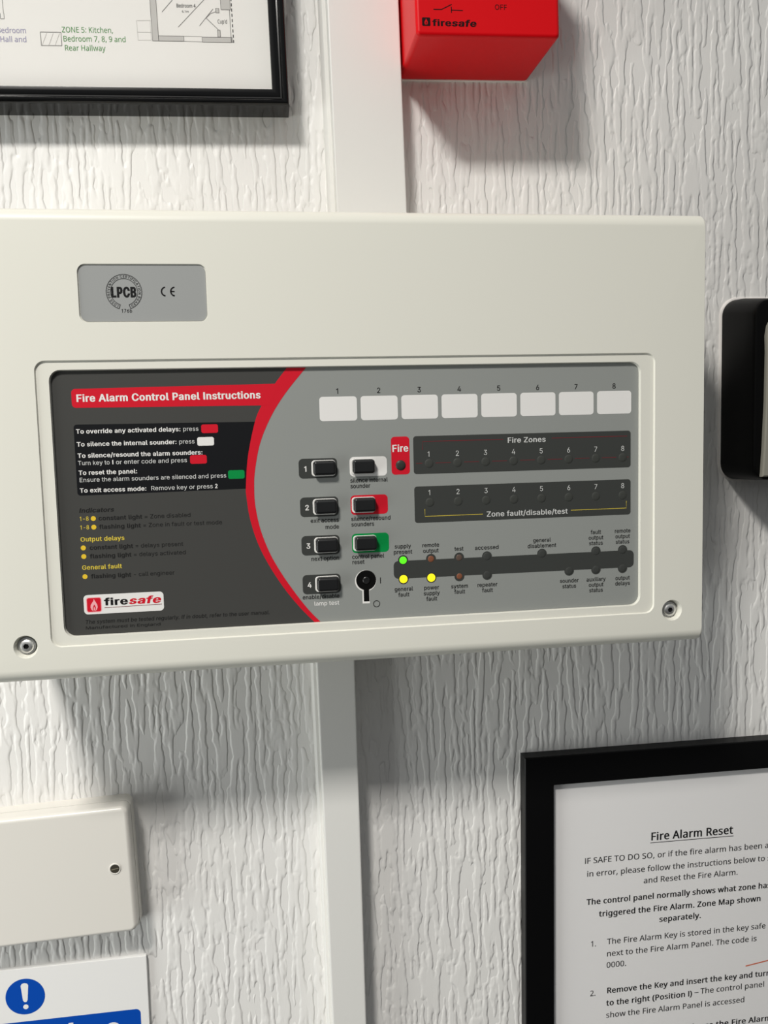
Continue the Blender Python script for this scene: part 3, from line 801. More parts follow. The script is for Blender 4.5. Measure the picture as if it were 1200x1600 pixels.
ARC_O = spline([(116.6, 0.06), (109.9, 8.4), (103.3, 18.5), (99.3, 27.2), (95.1, 44.5), (93.4, 60.0), (93.5, 66.0), (94.8, 77.0), (98.3, 90.0), (103.9, 102.4), (111.4, 115.0), (119.0, 125.2), (126.4, 133.54)])
ARC_I = spline([(126.4, 0.06), (115.9, 12.4), (108.0, 24.1), (101.7, 37.8), (98.4, 52.2), (97.6, 62.0), (97.9, 71.1), (100.0, 83.0), (104.3, 95.5), (109.9, 106.4), (116.8, 117.4), (123.6, 126.8), (129.6, 133.54)])
left = rrect(0.05, 0.05, 200, 133.55, 5.2)
left = [p for p in left if p[0] < 100]
b = MB()
b.flat([ARC_O + left], L1, M_DARK)
b.build('instruction_field', fascia, PO, smooth=False, solid=False)
b = MB()
b.flat([ARC_O + ARC_I[::-1]], L1 + 0.02, M_RED)
b.build('red_arc', fascia, PO, smooth=False, solid=False)
b = MB()
b.flat([[(12.0, 8.9)] + [(112.5, 8.0), (107.5, 19.0)] + [p for p in rrect(9.4, 8.9, 60, 18.3, 2.0) if p[0] < 20][:7] + [p for p in rrect(9.4, 8.9, 60, 18.3, 2.0) if p[0] < 20][7:]], L1 + 0.04, M_RED)
b.text('Fire Alarm Control Panel Instructions', 11.6, 15.3, L3, 3.55, M_WHITE, width=91.4, bold=34)
b.build('title_band', fascia, PO, smooth=False, solid=False)

b = MB()
blk = [p for p in rrect(9.6, 26.6, 60, 62.2, 1.6) if p[0] < 20] + [(98.8, 26.6)]
arc_mid = [p for p in ARC_O if 27.0 < p[1] < 62.2]
b.flat([[p for p in rrect(9.6, 26.6, 60, 62.2, 1.6) if p[0] < 20] + arc_mid], L2, M_BLACK)
TB, TR = 24, 3
def line(b, bold_s, reg_s, x0, x1, y, cap=2.15, mb=M_WHITE, mr=M_SOFT):
    wb = text_width('I', bold_s, cap, TB) if bold_s else 0
    wr = text_width('I', reg_s, cap, TR) if reg_s else 0
    k = (x1 - x0) / (wb + wr)
    if bold_s:
        b.text(bold_s, x0, y, L3, cap, mb, width=wb * k, bold=TB)
    if reg_s:
        b.text(reg_s, x0 + wb * k, y, L3, cap, mr, width=wr * k, bold=TR)
line(b, 'To override any activated delays: ', 'press', 10.6, 70.8, 31.1)
line(b, 'To silence the internal sounder: ', 'press', 10.6, 68.6, 37.5)
line(b, 'To silence/resound the alarm sounders:', '', 10.7, 72.4, 43.2)
line(b, '', 'Turn key to ', 10.6, 27.0, 46.9)
line(b, 'I', ' or enter code and press', 27.2, 64.4, 46.9)
line(b, 'To reset the panel:', '', 10.7, 39.5, 51.8)
line(b, '', 'Ensure the alarm sounders are silenced and press', 10.8, 83.8, 55.4)
line(b, 'To exit access mode:', '', 10.8, 43.6, 60.7)
line(b, '', 'Remove key or press ', 45.6, 77.6, 60.7)
line(b, '2', '', 77.6, 79.3, 60.7)
for x0, y0, mm in ((72.1, 28.0, M_RED), (69.8, 34.4, M_WHITE), (65.8, 43.5, M_RED), (84.6, 51.8, M_GREEN)):
    b.flat([rrect(x0, y0, x0 + 8.4, y0 + 4.4, 1.0)], L3, mm)
b.build('instruction_block', fascia, PO, smooth=False, solid=False)

b = MB()
b.text('Indicators', 9.7, 70.8, L3, 2.15, M_FAINT, width=17.2, bold=24, shear=0.2)
for y, x0, xb, x1, s1, s2 in ((75.0, 19.1, 45.0, 64.9, 'constant light', ' = Zone disabled'), (79.4, 19.2, 44.0, 80.6, 'flashing light', ' = Zone in fault or test mode')):
    b.text('1-8', 9.8, y, L3, 2.15, M_LIME, width=4.7, bold=14)
    b.flat([circle(16.6, y - 1.0, 1.25, 20)], L3, M_YEL)
    wb, wr = text_width('I', s1, 2.1, TB), text_width('I', s2, 2.1, 0)
    k = (x1 - x0) / (wb + wr)
    b.text(s1, x0, y, L3, 2.1, M_FAINT, width=wb * k, bold=TB)
    b.text(s2, x0 + wb * k, y, L3, 2.1, M_FAINT, width=wr * k)
b.text('Output delays', 9.7, 85.5, L3, 2.2, M_LIME, width=21.8, bold=TB)
b.text('General fault', 9.7, 99.9, L3, 2.2, M_LIME, width=19.7, bold=TB)
for y, x1, s1, s2 in ((89.8, 60.4, 'constant light', ' = delays present'), (94.2, 61.6, 'flashing light', ' = delays activated'), (104.5, 55.3, 'flashing light', ' - call engineer')):
    b.flat([circle(10.9, y - 1.05, 1.25, 20)], L3, M_YEL)
    wb, wr = text_width('I', s1, 2.1, TB), text_width('I', s2, 2.1, 0)
    k = (x1 - 13.9) / (wb + wr)
    b.text(s1, 13.9, y, L3, 2.1, M_FAINT, width=wb * k, bold=TB)
    b.text(s2, 13.9 + wb * k, y, L3, 2.1, M_FAINT, width=wr * k)
b.text('The system must be tested regularly. If in doubt, refer to the user manual.', 9.6, 127.9, L3, 2.0, M_FAINT, width=93.5, bold=4, shear=0.15)
b.text('Manufactured in England', 9.6, 130.7, L3, 1.5, M_FAINT, width=37.6, bold=2)
b.build('indicator_lettering', fascia, PO, smooth=False, solid=False)


def flame(b, x, y, s, h, m_out, m_in):
    """Small flame emblem, s = height."""
    o = [(0.50, 0.0), (0.58, 0.12), (0.72, 0.30), (0.86, 0.50), (0.88, 0.68), (0.78, 0.88), (0.60, 1.0), (0.66, 0.86), (0.68, 0.70), (0.62, 0.56), (0.52, 0.44), (0.44, 0.58), (0.36, 0.72), (0.36, 0.86), (0.42, 1.0), (0.22, 0.88), (0.12, 0.68), (0.16, 0.48), (0.32, 0.30), (0.46, 0.16)]
    i = [(0.52, 0.62), (0.58, 0.76), (0.58, 0.88), (0.52, 0.97), (0.45, 0.88), (0.45, 0.76)]
    b.flat([[(x + px * s * 0.72, y + py * s) for px, py in o]], h, m_out)
    b.flat([[(x + px * s * 0.72, y + py * s) for px, py in i]], h, m_in)


b = MB()
b.flat([rrect(9.5, 113.0, 49.2, 123.0, 2.0)], L1 + 0.03, M_WHITE)
b.flat([rrect(10.7, 114.3, 18.3, 122.1, 1.2)], L2, M_PALERED)
b.flat([rrect(11.1, 114.7, 17.9, 121.7, 0.9)], L2 + 0.02, M_RED)
flame(b, 12.2, 115.1, 6.4, L3, M_PALERED, M_PALERED)
b.text('fire', 19.8, 118.7, L3, 3.6, M_INK, width=11.9, bold=40)
b.text('safe', 31.7, 118.7, L3, 3.6, M_RED, width=16.3, bold=40, shear=0.18)
b.flat([stroke([(19.6, 120.0), (48.2, 119.6)], 0.25)], L3, M_DKRED)
b.build('brand_badge', fascia, PO, smooth=False, solid=False)

PITCH = 21.57
for k in range(8):
    x0 = 132.7 + PITCH * k
    b = MB()
    b.flat([rrect(x0, 15.2 - 0.02 * k, x0 + 19.6, 27.8 - 0.05 * k, 1.7)], L1, M_WHITE)
    b.text(str(k + 1), x0 + 9.7, 13.75, L2, 2.75, M_INK, align='c', bold=8)
    b.build('zone_window', fascia, PO, smooth=False, solid=False)

COL = [190.0 + 15.48 * k for k in range(8)]
LX = [174.8] + COL
b = MB()
b.flat([rrect(169.8, 36.8, 179.6, 56.8, 1.9)], L1, M_RED)
b.text('Fire', 174.75, 44.7, L3, 3.6, M_WHITE, align='c', width=9.0, bold=30)
b.build('fire_field', fascia, PO, smooth=False, solid=False)
b = MB()
b.flat([rrect(181.7, 36.8, 303.0, 56.9, 1.6)], L1, M_STRIP)
b.text('Fire Zones', 243.9, 41.6, L3, 2.75, M_SOFT, align='c', width=21.6, bold=20)
for k in range(8):
    b.text(str(k + 1), COL[k], 47.8, L3, 2.75, M_SOFT, align='c')
for seg in ([(186.7, 44.0), (186.7, 39.7), (230.8, 39.7)], [(257.9, 39.7), (301.0, 39.7)]):
    b.flat([stroke(seg, 0.28)], L2, M_DKRED)
xs_ = [183.0] + COL + [301.0]
for a, c in zip(xs_, xs_[1:]):
    b.flat([stroke([(a + 3.6 if a > 184 else a, 51.2), (c - 3.6 if c < 300 else c - 1, 51.2)], 0.22)], L2, M_DKRED)
b.build('fire_zone_strip', fascia, PO, smooth=False, solid=False)
b = MB()
b.flat([rrect(181.7, 63.5, 303.0, 83.0, 1.6)], L1, M_STRIP)
for k in range(8):
    b.text(str(k + 1), COL[k], 68.3, L3, 2.75, M_SOFT, align='c')
b.text('Zone fault/disable/test', 243.9, 81.1, L3, 2.75, M_SOFT, align='c', width=45.8, bold=16)
b.flat([stroke([(187.2, 75.6), (187.2, 79.6), (219.0, 79.6)], 0.3)], L2, M_LIME)
b.flat([stroke([(268.6, 79.4), (300.5, 79.4), (300.5, 75.4)], 0.3)], L2, M_LIME)
b.build('zone_fault_strip', fascia, PO, smooth=False, solid=False)

YT, YB = 102.7, 112.9
TOPC = [0, 1, 2, 3, 5, 7, 8]
BOTC = [0, 1, 2, 3, 6, 7, 8]
b = MB()
b.flat([rrect(169.6, 103.0, 304.9, 112.6, 2.6)] + [circle(LX[i], YT, 2.75, 28) for i in TOPC] + [circle(LX[i], YB, 2.75, 28) for i in BOTC], L1, M_STRIP)
b.build('indicator_strip', fascia, PO, smooth=False, solid=False)

# wording printed straight on the grey
b = MB()
CAP = 2.2
def lab(lines, x, y, step=3.05, align='c', m=M_INK, bold=13, widths=None):
    for k, s in enumerate(lines):
        w = widths[k] if widths else None
        b.text(s, x, y + step * k, L2, CAP, m, align=align, bold=bold, width=w, xs=0.9)
lab(['silence internal', 'sounder'], 147.6, 60.2, 2.95, 'l', widths=[20.0, 10.6])
lab(['silence/resound', 'sounders'], 147.5, 80.5, 2.95, 'l', widths=[21.2, 12.3])
lab(['control panel', 'reset'], 147.4, 100.7, 2.85, 'l', widths=[17.3, 6.6])
lab(['exit access', 'mode'], 141.1, 80.6, 3.6, 'r', widths=[15.0, 7.4])
lab(['next option'], 140.7, 100.8, 3.0, 'r', widths=[14.9])
lab(['enable/disable'], 140.2, 121.1, 3.0, 'r', widths=[19.6])
lab(['lamp test'], 140.0, 124.8, 3.0, 'r', m=M_WHITE, bold=16, widths=[13.4])
lab(['supply', 'present'], LX[0], 96.2); lab(['remote', 'output'], LX[1], 96.2)
lab(['test'], LX[2], 98.9); lab(['accessed'], LX[3], 98.9, widths=[13.4])
lab(['general', 'disablement'], LX[5], 96.2)
lab(['fault', 'output', 'status'], LX[7], 93.1); lab(['remote', 'output', 'status'], LX[8], 93.0)
lab(['general', 'fault'], LX[0], 119.3); lab(['power', 'supply', 'fault'], LX[1], 119.3)
lab(['system', 'fault'], LX[2], 119.3); lab(['repeater', 'fault'], LX[3], 119.3)
lab(['sounder', 'status'], LX[6], 119.4); lab(['auxiliary', 'output', 'status'], LX[7], 119.4)
lab(['output', 'delays'], LX[8], 119.4)
b.flat([stroke([(162.3, 111.4), (162.3, 114.6)], 0.4)], L2, M_INK)
ro, ri = circle(159.9, 125.5, 1.85, 28), circle(159.9, 125.5, 1.5, 28)
b.flat([ro, ri[::-1]], L2, M_INK)
b.build('lettering', fascia, PO, smooth=False, solid=False)

# push buttons on coloured fields
FIELDS = [(120.9, 47.0, 'key', '1'), (120.95, 67.2, 'key', '2'), (121.0, 87.5, 'key', '3'), (120.9, 108.2, 'key', '4'),
          (147.55, 46.8, M_WHITE, ''), (147.5, 67.0, M_RED, ''), (147.6, 87.4, M_GREEN, '')]
button_proto = None
for x0, y0, fm, num in FIELDS:
    b = MB()
    key = fm == 'key'
    b.flat([rrect(x0, y0, x0 + (20.1 if key else 19.8), y0 + 10.3, 2.2)], L1, M_STRIP if key else fm)
    if num:
        b.text(num, x0 + 3.7, y0 + 6.7, L3, 2.75, M_WHITE, align='c', bold=26)
    b.build('button_field', fascia, PO, smooth=False, solid=False)
    bx, by = x0 + (13.15 if key else 7.1), y0 + 5.1
    if button_proto is None:
        b = MB()
        b.block(bx - 5.6, by - 3.65, bx + 5.9, by + 3.55, 1.5, HF - 0.2, HF + 4.2, 1.2, M_KEY)
        btn = b.build('push_button', panel, (bx, by, 0))
        btn.location = ((bx - PO[0]) / 1000, 0, -(by - PO[1]) / 1000)
        b = MB()
        ring = rrect(bx - 6.5, by - 4.15, bx + 6.1, by + 4.3, 1.8)
        hole = rrect(bx - 5.7, by - 3.75, bx + 5.95, by + 3.65, 1.55)
        l0 = b.loop(ring, HF + 0.1); l1 = b.loop(grow(ring, -0.2) if area2(ring) > 0 else grow(ring, 0.2), HF + 0.55)
        l2 = b.loop(hole, HF + 0.5); l3 = b.loop(hole, HF + 0.1)
        b.bridge(l0, l1, M_RIM); b.bridge(l1, l2, M_RIM); b.bridge(l2, l3, M_RIM)
        sur = b.build('surround', btn, (bx, by, 0))
        button_proto = btn
    else:
        btn = button_proto.copy(); C.objects.link(btn)
        btn.location = ((bx - PO[0]) / 1000, 0, -(by - PO[1]) / 1000)
        s = sur.copy(); C.objects.link(s); s.parent = btn

# keyhole
b = MB()
kc, ky = 154.5, 112.5
def keyshape(cx, cy, r, w, yb):
    a = math.asin(w / 2 / r)
    pts = [(cx + r * math.sin(t), cy + r * math.cos(t)) for t in [a + (2 * math.pi - 2 * a) * k / 40 for k in range(41)]]
    return pts + [(cx - w / 2, yb), (cx + w / 2, yb)]
b.flat([keyshape(kc - 0.15, ky + 0.25, 5.75, 3.9, 125.0)], L1, M_RIM)
b.flat([keyshape(kc + 0.12, ky - 0.05, 5.35, 2.95, 123.9)], L2, M_HOLE)
kh = b.build('keyhole', panel, PO, smooth=False, solid=False)
b = MB()
b.lathe(kc + 0.1, ky, [(1.9, L2), (1.9, L2 + 0.5), (1.5, L2 + 0.8), (0.7, L2 + 0.7)], M_KEY, 20)
b.build('key_pin', kh, PO)

# indicator lamps
def lamp_(x, y, r, m, ring=None, h=L2, bulge=0.22):
    b = MB()
    b.lathe(x, y, [(r, h), (r * 0.92, h + bulge * 0.4), (r * 0.7, h + bulge * 0.75), (r * 0.35, h + bulge)], m, 24)
    if ring:
        b.flat([circle(x, y, r + 0.5, 28), circle(x, y, r, 28)[::-1]], h - 0.01, ring)
    return b.build('indicator_lamp', panel, PO)
OFFS = {(0, 1): M_BROWN, (0, 2): M_DIMB, (1, 2): M_BROWN}
for i in TOPC:
    if i == 0:
        tag(lamp_(LX[i], YT, 2.0, M_LGREEN, M_RING), 'green lit indicator lamp')
    else:
        lamp_(LX[i], YT, 1.7 if i < 3 else 2.1, OFFS.get((0, i), M_OFF))
for i in BOTC:
    if i < 2:
        tag(lamp_(LX[i], YB, 2.2, M_LYEL, M_RING), 'yellow lit indicator lamp')
    else:
        lamp_(LX[i], YB, 1.6 if i == 2 else 2.1, OFFS.get((1, i), M_OFF))
lamp_(174.7, 51.9, 2.7, M_RING, None, L2, 0.8)
for k in range(8):
    lamp_(COL[k], 51.4, 2.35, M_OFFZ, None, L2, 0.25)
    lamp_(COL[k], 72.2, 2.35, M_OFFZ, None, L2, 0.25)


def screw(x, y, h, parent, po, r=3.5):
    b = MB()
    n = 24
    def hexa(rr):
        out = []
        for k in range(n):
            a = 2 * math.pi * k / n + 0.2
            u = (a - 0.2) % (math.pi / 3) - math.pi / 6
            q = rr * math.cos(math.pi / 6) / math.cos(u)
            out.append((x + q * math.cos(a), y + q * math.sin(a)))
        return out
    c = lambda rr: circle(x, y, rr, n, 0.2)
    b.stack([(c(r + 0.9), h - 1.9), (c(r + 0.9), h - 1.5), (c(r), h - 1.5), (c(r), h - 0.7), (c(r * 0.86), h - 0.25), (c(r * 0.62), h), (hexa(r * 0.42), h)], M_STEEL, top=False)
    b.stack([(hexa(r * 0.42), h), (hexa(r * 0.36), h - 1.0)], M_SOCKET)
    return b.build('cover_screw', parent, po)


for x, y in SCR:
    screw(x - 0.2, y + 0.1, HC - 1.6, panel, PO)

# ================================================================== red isolator box
box = thing('isolator_box', 'red plastic isolator switch box high on the wall beside the wide white board', 'switch box', (234, -222, 0))
BO = (234, -222, 0)
ROT = -1.1
b = MB(ROT, (194, -182))
b.block(194.6, -262, 276.5, -181.2, 2.6, 0.8, 60, 2.2, M_REDBOX, 4)
b.build('body', box, BO)
b = MB(ROT, (194, -182))
b.block(194.0, -262.5, 277.4, -180.6, 3.0, -0.3, 1.6, 0.4, M_CAULK, 2)
tag(b.build('back_plate', box, BO), 'thin white edge of the back plate')
b = MB(ROT, (194, -182))
h = 60.06
b.flat([rrect(198.0, -190.6, 202.6, -186.1, 0.6)], h, M_REDINK)
flame(b, 198.95, -190.1, 3.5, h + 0.05, M_REDBOX, M_REDBOX)
b.text('fire', 203.9, -186.3, h, 3.3, M_REDINK, width=10.8, bold=40)
b.text('safe', 214.5, -186.3, h, 3.3, M_REDINK, width=14.2, bold=40, shear=0.12)
for seg in ([(204.6, -194.9), (209.0, -194.9), (214.9, -197.7)], [(214.6, -196.5), (214.6, -193.3)], [(214.6, -194.7), (221.0, -194.6)]):
    b.flat([stroke(seg, 0.5)], h, M_REDINK)
b.text('OFF', 242.7, -195.5, h, 2.7, M_REDINK, align='c', width=7.2, bold=4)
b.build('lettering', box, BO, smooth=False, solid=False)
b = MB(ROT, (194, -182))
b.lathe(246, -214.5, [(12.0, 60), (12.0, 61.5), (11.0, 62.2), (5, 62.2), (4.8, 60.6)], M_STEEL, 36)
b.build('key_switch', box, BO)


# ================================================================== framed zone map
def frame_ring(b, x0, y0, x1, y1, prof, m):
    """prof: [(inset, h)] from the outside of the moulding to the inside."""
    ls = []
    for i, h in prof:
        ls.append(b.loop([(x0 + i, y0 + i), (x1 - i, y0 + i), (x1 - i, y1 - i), (x0 + i, y1 - i)], h))
    for a, c in zip(ls, ls[1:]):
        b.bridge(a, c, m)


def pane(b, x0, y0, x1, y1, h0, h1, m):
    b.stack([([(x0, y0), (x1, y0), (x1, y1), (x0, y1)], h0), ([(x0, y0), (x1, y0), (x1, y1), (x0, y1)], h1)], m, True, True)


FO = (-20, -270, 0)
zm = thing('zone_map_frame', 'gloss black picture frame holding the zone floor plan above the alarm panel', 'picture frame', FO)
FR, FP = -1.0, (126.2, -157.2)
X0, Y0, X1, Y1 = -190.0, -395.0, 126.2, -157.2
b = MB(FR, FP)
frame_ring(b, X0, Y0, X1, Y1, [(0, 0), (0, 18.6), (0.5, 19.8), (1.4, 20.6), (2.6, 20.7), (3.6, 19.9), (4.2, 18.6), (5.0, 18.2), (6.4, 18.8), (7.8, 18.7), (9.3, 18.4), (9.6, 18.0), (9.6, 12)], M_GLOSS)
b.build('frame', zm, FO)
b = MB(FR, FP)
pane(b, X0 + 6, Y0 + 6, X1 - 6, Y1 - 6, 2, 12.5, M_PAPER)
pr = b.build('print', zm, FO)
b = MB(FR, FP)
pane(b, X0 + 8.5, Y0 + 8.5, X1 - 8.5, Y1 - 8.5, 13.6, 15.4, M_GLASS)
b.build('glass', zm, FO)
b = MB(-1.4, (0, -190))
h = 12.6
def S_(pts, w, m=M_PLINE):
    b.flat([stroke(pts, w)], h, m)
G = dict(font='N', xs=0.9)
yk = -195.9
b.text('ZONE 5: Kitchen,', -0.7, -196.2, h, 3.0, M_TGREEN, font='N', width=28.4, bold=3)
b.text('Bedroom 7, 8, 9 and', -0.4, -191.3, h, 3.0, M_TGREEN, font='N', width=34.8, bold=3)
b.text('Rear Hallway', 0.0, -186.3, h, 3.0, M_TGREEN, font='N', width=22.6, bold=3)
b.text('Bedroom', -19.9, -195.4, h, 3.0, M_LILAC, font='N', width=16.0, align='r', bold=3)
b.text('Hall and', -20.0, -190.6, h, 3.0, M_LILAC, font='N', width=14.6, align='r', bold=3)
bxo = [(-12.4, -196.2), (-1.2, -196.2), (-1.2, -188.9), (-12.4, -188.9)]
for a, c in zip(bxo, bxo[1:] + bxo[:1]):
    S_([a, c], 0.3, M_PLINE)
for x in (-10.6, -7.0, -3.6):
    S_([(x - 1.3, -189.2), (x + 1.6, -195.6)], 0.22, M_PLAN)
for a, c in (((-33.2, -206), (-33.2, -203.0)), ((-33.2, -203.0), (-31.2, -203.0)), ((-31.2, -203.0), (-31.2, -206)), ((-31.4, -215), (-31.4, -206))):
    S_([a, c], 0.25, M_PLINE)
def wallbar(x0, y0, x1, y1):
    b.flat([[(x0, y0), (x1, y0), (x1, y1), (x0, y1)]], h, M_PLAN)
    for a, c in (((x0, y0), (x1, y0)), ((x1, y0), (x1, y1)), ((x1, y1), (x0, y1)), ((x0, y1), (x0, y0))):
        b.flat([stroke([a, c], 0.25)], h + 0.03, M_PLINE)
wallbar(49.3, -260, 52.7, -192.2)
wallbar(52.75, -195.0, 66.9, -192.2)
wallbar(77.4, -194.6, 94.6, -191.8)
wallbar(89.2, -260, 94.6, -210.0)
wallbar(86.1, -210.6, 88.0, -208.2)
wallbar(86.4, -198.6, 88.0, -194.8)
S_([(66.9, -195.0), (77.4, -194.9)], 0.18); S_([(66.9, -192.2), (77.4, -192.0)], 0.18)
S_([(94.0, -210), (94.0, -192)], 0.3)
for k in range(9):
    S_([(95.3, -216.5 + 2.9 * k), (95.3, -214.8 + 2.9 * k)], 0.5, M_TXT)
S_([(86.4, -208.8), (83.2, -207.8), (80.4, -205.2)], 0.25); S_([(80.4, -205.2), (87.2, -198.6)], 0.3)
S_([(76.4, -200.9), (84.6, -210.2)], 0.3)
S_([(64.3, -200.0), (81.6, -217.0)], 0.3); S_([(55.7, -208.2), (64, -217)], 0.3)
for a, c in (((41.0, -203.2), (48.6, -203.4)), ((48.6, -203.4), (48.6, -192.6)), ((48.6, -192.6), (41.2, -192.4)), ((41.2, -192.4), (41.0, -203.2)), ((41.0, -196.9), (48.6, -196.9))):
    S_([a, c], 0.2, M_PLAN)
b.text('Bedroom 4', 63.9, -210.8, h, 2.0, M_TXT, font='N', width=11.0, bold=10)
b.text('6.1m', 66.9, -208.0, h, 1.2, M_TXT, font='N', width=4.0, bold=4)
b.text("Cup'd", 86.8, -202.3, h, 2.2, M_TXT, font='N', width=5.6, bold=2)
b.build('printed_plan', pr, FO, smooth=False, solid=False)

# ================================================================== framed reset notice
NO = (372, 400, 0)
nf = thing('reset_notice_frame', 'flat black frame holding the alarm reset notice below the alarm panel', 'picture frame', NO)
NR, NP = 0.35, (267.2, 251.9)
X0, Y0, X1, Y1 = 267.2, 251.9, 520.0, 591.0
b = MB(NR, NP)
frame_ring(b, X0, Y0, X1, Y1, [(0, 0), (0, 9.4), (0.6, 10.0), (19.4, 10.0), (20.2, 9.4), (20.2, 4.0)], M_MATT)
b.build('frame', nf, NO)
b = MB(NR, NP)
pane(b, X0 + 12, Y0 + 12, X1 - 12, Y1 - 12, 0.5, 5.4, M_PAPER2)
pr = b.build('notice', nf, NO)
b = MB(NR, NP)
pane(b, X0 + 19, Y0 + 19, X1 - 19, Y1 - 19, 6.2, 7.8, M_GLASS)
b.build('glass', nf, NO)
# wording of the notice, set on a sheet turned slightly clockwise
b = MB(0.72, (388, 320))
h = 5.5
CP = 4.0
TX = dict(font='N')
BD = 26
def nl(s, x0, x1, y, bold=9, m=None, cap=CP):
    b.text(s, x0, y, h, cap, m or (M_TXTB if bold > 10 else M_TXT), font='N', width=x1 - x0, bold=bold)
nl('Fire Alarm Reset', 357.8, 419.0, 319.9, BD, cap=5.6)
b.flat([stroke([(357.6, 321.6), (419.2, 321.6)], 0.45)], h, M_TXTB)
cl = 'IF SAFE TO DO SO, or if the fire alarm has been activated'
def nlx(s, x0, y, xvis, vis, bold=9):
    """Line running past the edge: its first `vis` part ends at xvis."""
    k = (xvis - x0) / text_width('N', vis, CP, bold)
    b.text(s, x0, y, h, CP, M_TXTB if bold > 10 else M_TXT, font='N', width=text_width('N', s, CP, bold) * k, bold=bold)
nlx('IF SAFE TO DO SO, or if the fire alarm has been activated', 310.2, 332.6, 441.5, 'IF SAFE TO DO SO, or if the fire alarm has been')
nlx('in error, please follow the instructions below to silence', 311.8, 342.0, 443.8, 'in error, please follow the instructions below to')
nl('and Reset the Fire Alarm.', 353.0, 423.5, 350.4)
nlx('The control panel normally shows what zone has', 312.0, 362.2, 446.0, 'The control panel normally shows what zone ha', BD)
nl('triggered the Fire Alarm. Zone Map shown', 321.0, 441.6, 371.5, BD)
nl('separately.', 365.1, 396.6, 379.7, BD)
b.text('1.', 315.0, 392.8, h, CP, M_TXT, font='N', bold=9)
nl('The Fire Alarm Key is stored in the key safe', 327.1, 445.8, 392.2)
nl('next to the Fire Alarm Panel. The code is', 326.7, 439.2, 401.1)
nl('0000.', 326.7, 341.6, 409.4)
b.text('2.', 315.0, 429.0, h, CP, M_TXT, font='N', bold=9)
nlx('Remove the Key and insert the key and turn it', 327.2, 428.2, 447.0, 'Remove the Key and insert the key and tur', BD)
nl('to the right (Position I)', 327.0, 391.0, 437.3, BD)
b.flat([stroke([(392.5, 435.0), (395.6, 435.0)], 0.5)], h, M_TXT)
nl('The control panel', 397.0, 446.2, 436.3)
nl('show the Fire Alarm Panel is accessed', 326.8, 431.2, 446.3)
nlx('Silence the Fire Alarm', 386.0, 462.6, 444.0, 'Silence the Fire Ala', BD)
b.flat([stroke([(431.0, 419.2), (449.0, 416.6)], 0.9)], h, M_ORANGE)
b.build('lettering', pr, NO, smooth=False, solid=False)

# ================================================================== key safe at the right
KO = (441, 13, 0)
ks = thing('key_safe', 'black wall mounted key safe with grey front cover to the right of the alarm panel', 'key safe', KO)
b = MB()
lv = []
for x0, y0, y1, r, h in ((408.6, -47.6, 72.0, 11, -0.3), (409.0, -47.0, 71.8, 11, 10), (410.2, -44.5, 71.4, 10, 26), (411.0, -43.2, 71.0, 9.5, 34), (411.8, -42.4, 70.4, 9, 35.6), (413.4, -41.0, 69.2, 8.6, 36.2)):
    lv.append((rrect(x0, y0, 882 - x0, y1, r, 8), h))
b.stack(lv, M_SAFE)
b.build('body', ks, KO)
def cover(i, h):
    c = []
    base = [(415.6, 68.6), (416.6, 50), (417.6, 20), (417.8, -10), (417.4, -20), (418.4, -26), (421, -31), (426, -33.5), (432, -34)]
    pts = base + [(882 - x, y) for x, y in base[::-1]]
    cx, cy = 441, 17
    return [(x + (cx - x) * i / 26, y + (cy - y) * i / 52) for x, y in pts]
b = MB()
b.stack([(cover(0, 0), 36), (cover(0, 0), 38.4), (cover(0.4, 0), 39.2), (cover(1.2, 0), 39.6)], M_SAFEF)
b.build('front_cover', ks, KO)
b = MB()
b.stack([(rrect(407.4, -49.2, 474.6, 73.4, 12, 8), -0.2), (rrect(407.8, -48.8, 474.2, 73.0, 12, 8), 0.9), (rrect(409, -47.6, 473, 72, 11, 8), 1.5)], M_CAULK)
tag(b.build('sealant_bead', ks, KO), 'thin white bead around the back edge')

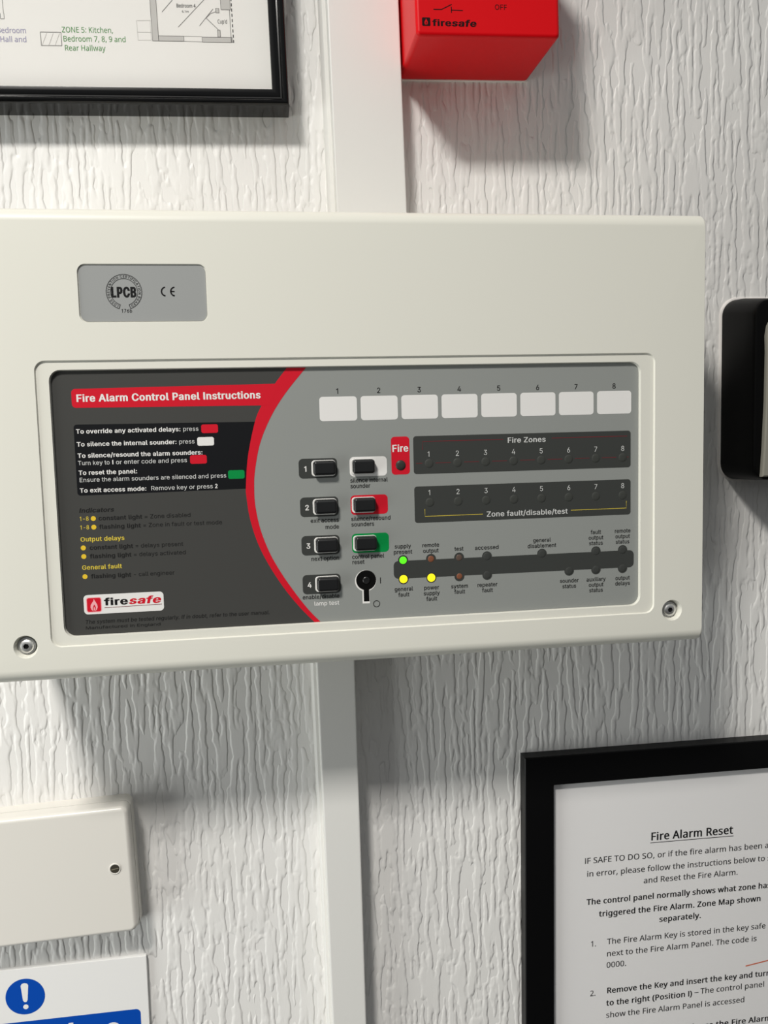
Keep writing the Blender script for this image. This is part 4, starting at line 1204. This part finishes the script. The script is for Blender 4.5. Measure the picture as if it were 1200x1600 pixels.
# ================================================================== blank cover box lower left
JO = (-30, 300, 0)
jb = thing('blank_cover_box', 'off-white blank wall box with one dark screw below the left of the alarm panel', 'wall box', JO)
b = MB(-1.5, (14, 300))
b.block(-133.0, 257.6, 14.3, 341.5, 4.5, -0.2, 9.2, 0.5, M_BLANK, 2)
b.build('back_box', jb, JO)
b = MB(-1.5, (14, 300))
b.block(-132.6, 257.8, 14.0, 338.2, 4.5, 9.6, 20, 2.6, M_BLANK, 5)
b.build('lid', jb, JO)
b = MB(-1.5, (14, 300))
b.lathe(3.7, 296.2, [(3.5, 20.0), (3.3, 20.5), (2.9, 20.5), (2.7, 20.15)], M_BLANK, 28)
b.lathe(3.7, 296.2, [(2.75, 20.05), (2.75, 20.3), (2.2, 20.42)], M_BRONZE, 28)
b.flat([stroke([(1.5, 296.5), (5.9, 295.9)], 0.55)], 20.5, M_BRASS)
b.build('screw', jb, JO)

# ================================================================== mandatory sign bottom left
GO = (-40, 430, 0)
sg = thing('safety_sign', 'white and blue mandatory sign with exclamation mark below the off-white box', 'sign', GO)
b = MB(0.25, (16, 365))
b.block(-134, 365.2, 16.6, 515, 0.6, -0.2, 3.0, 0.3, M_SIGN, 2)
sb = b.build('sign_board', sg, GO)
b = MB(0.25, (16, 365))
b.flat([circle(-58.5, 383.8, 11.9, 56)], 3.08, M_BLUE)
ex = [(-60.9, 376.4), (-60.2, 375.2), (-58.6, 374.7), (-57.0, 375.2), (-56.3, 376.4), (-57.2, 386.2), (-57.9, 387.3), (-58.6, 387.5), (-59.3, 387.3), (-60.0, 386.2)]
b.flat([ex], 3.16, M_SIGN)
b.flat([circle(-58.5, 390.6, 1.6, 24)], 3.16, M_SIGN)
b.flat([rrect(-128, 400.4, 11.4, 508, 3.0)], 3.08, M_BLUE)
b.text('l', -31.2, 418.2, 3.16, 13.2, M_SIGN, align='c', bold=30)
b.text('o', -5.7, 418.2, 3.16, 13.6, M_SIGN, align='c', bold=30)
b.build('printed_symbols', sb, GO, smooth=False, solid=False)
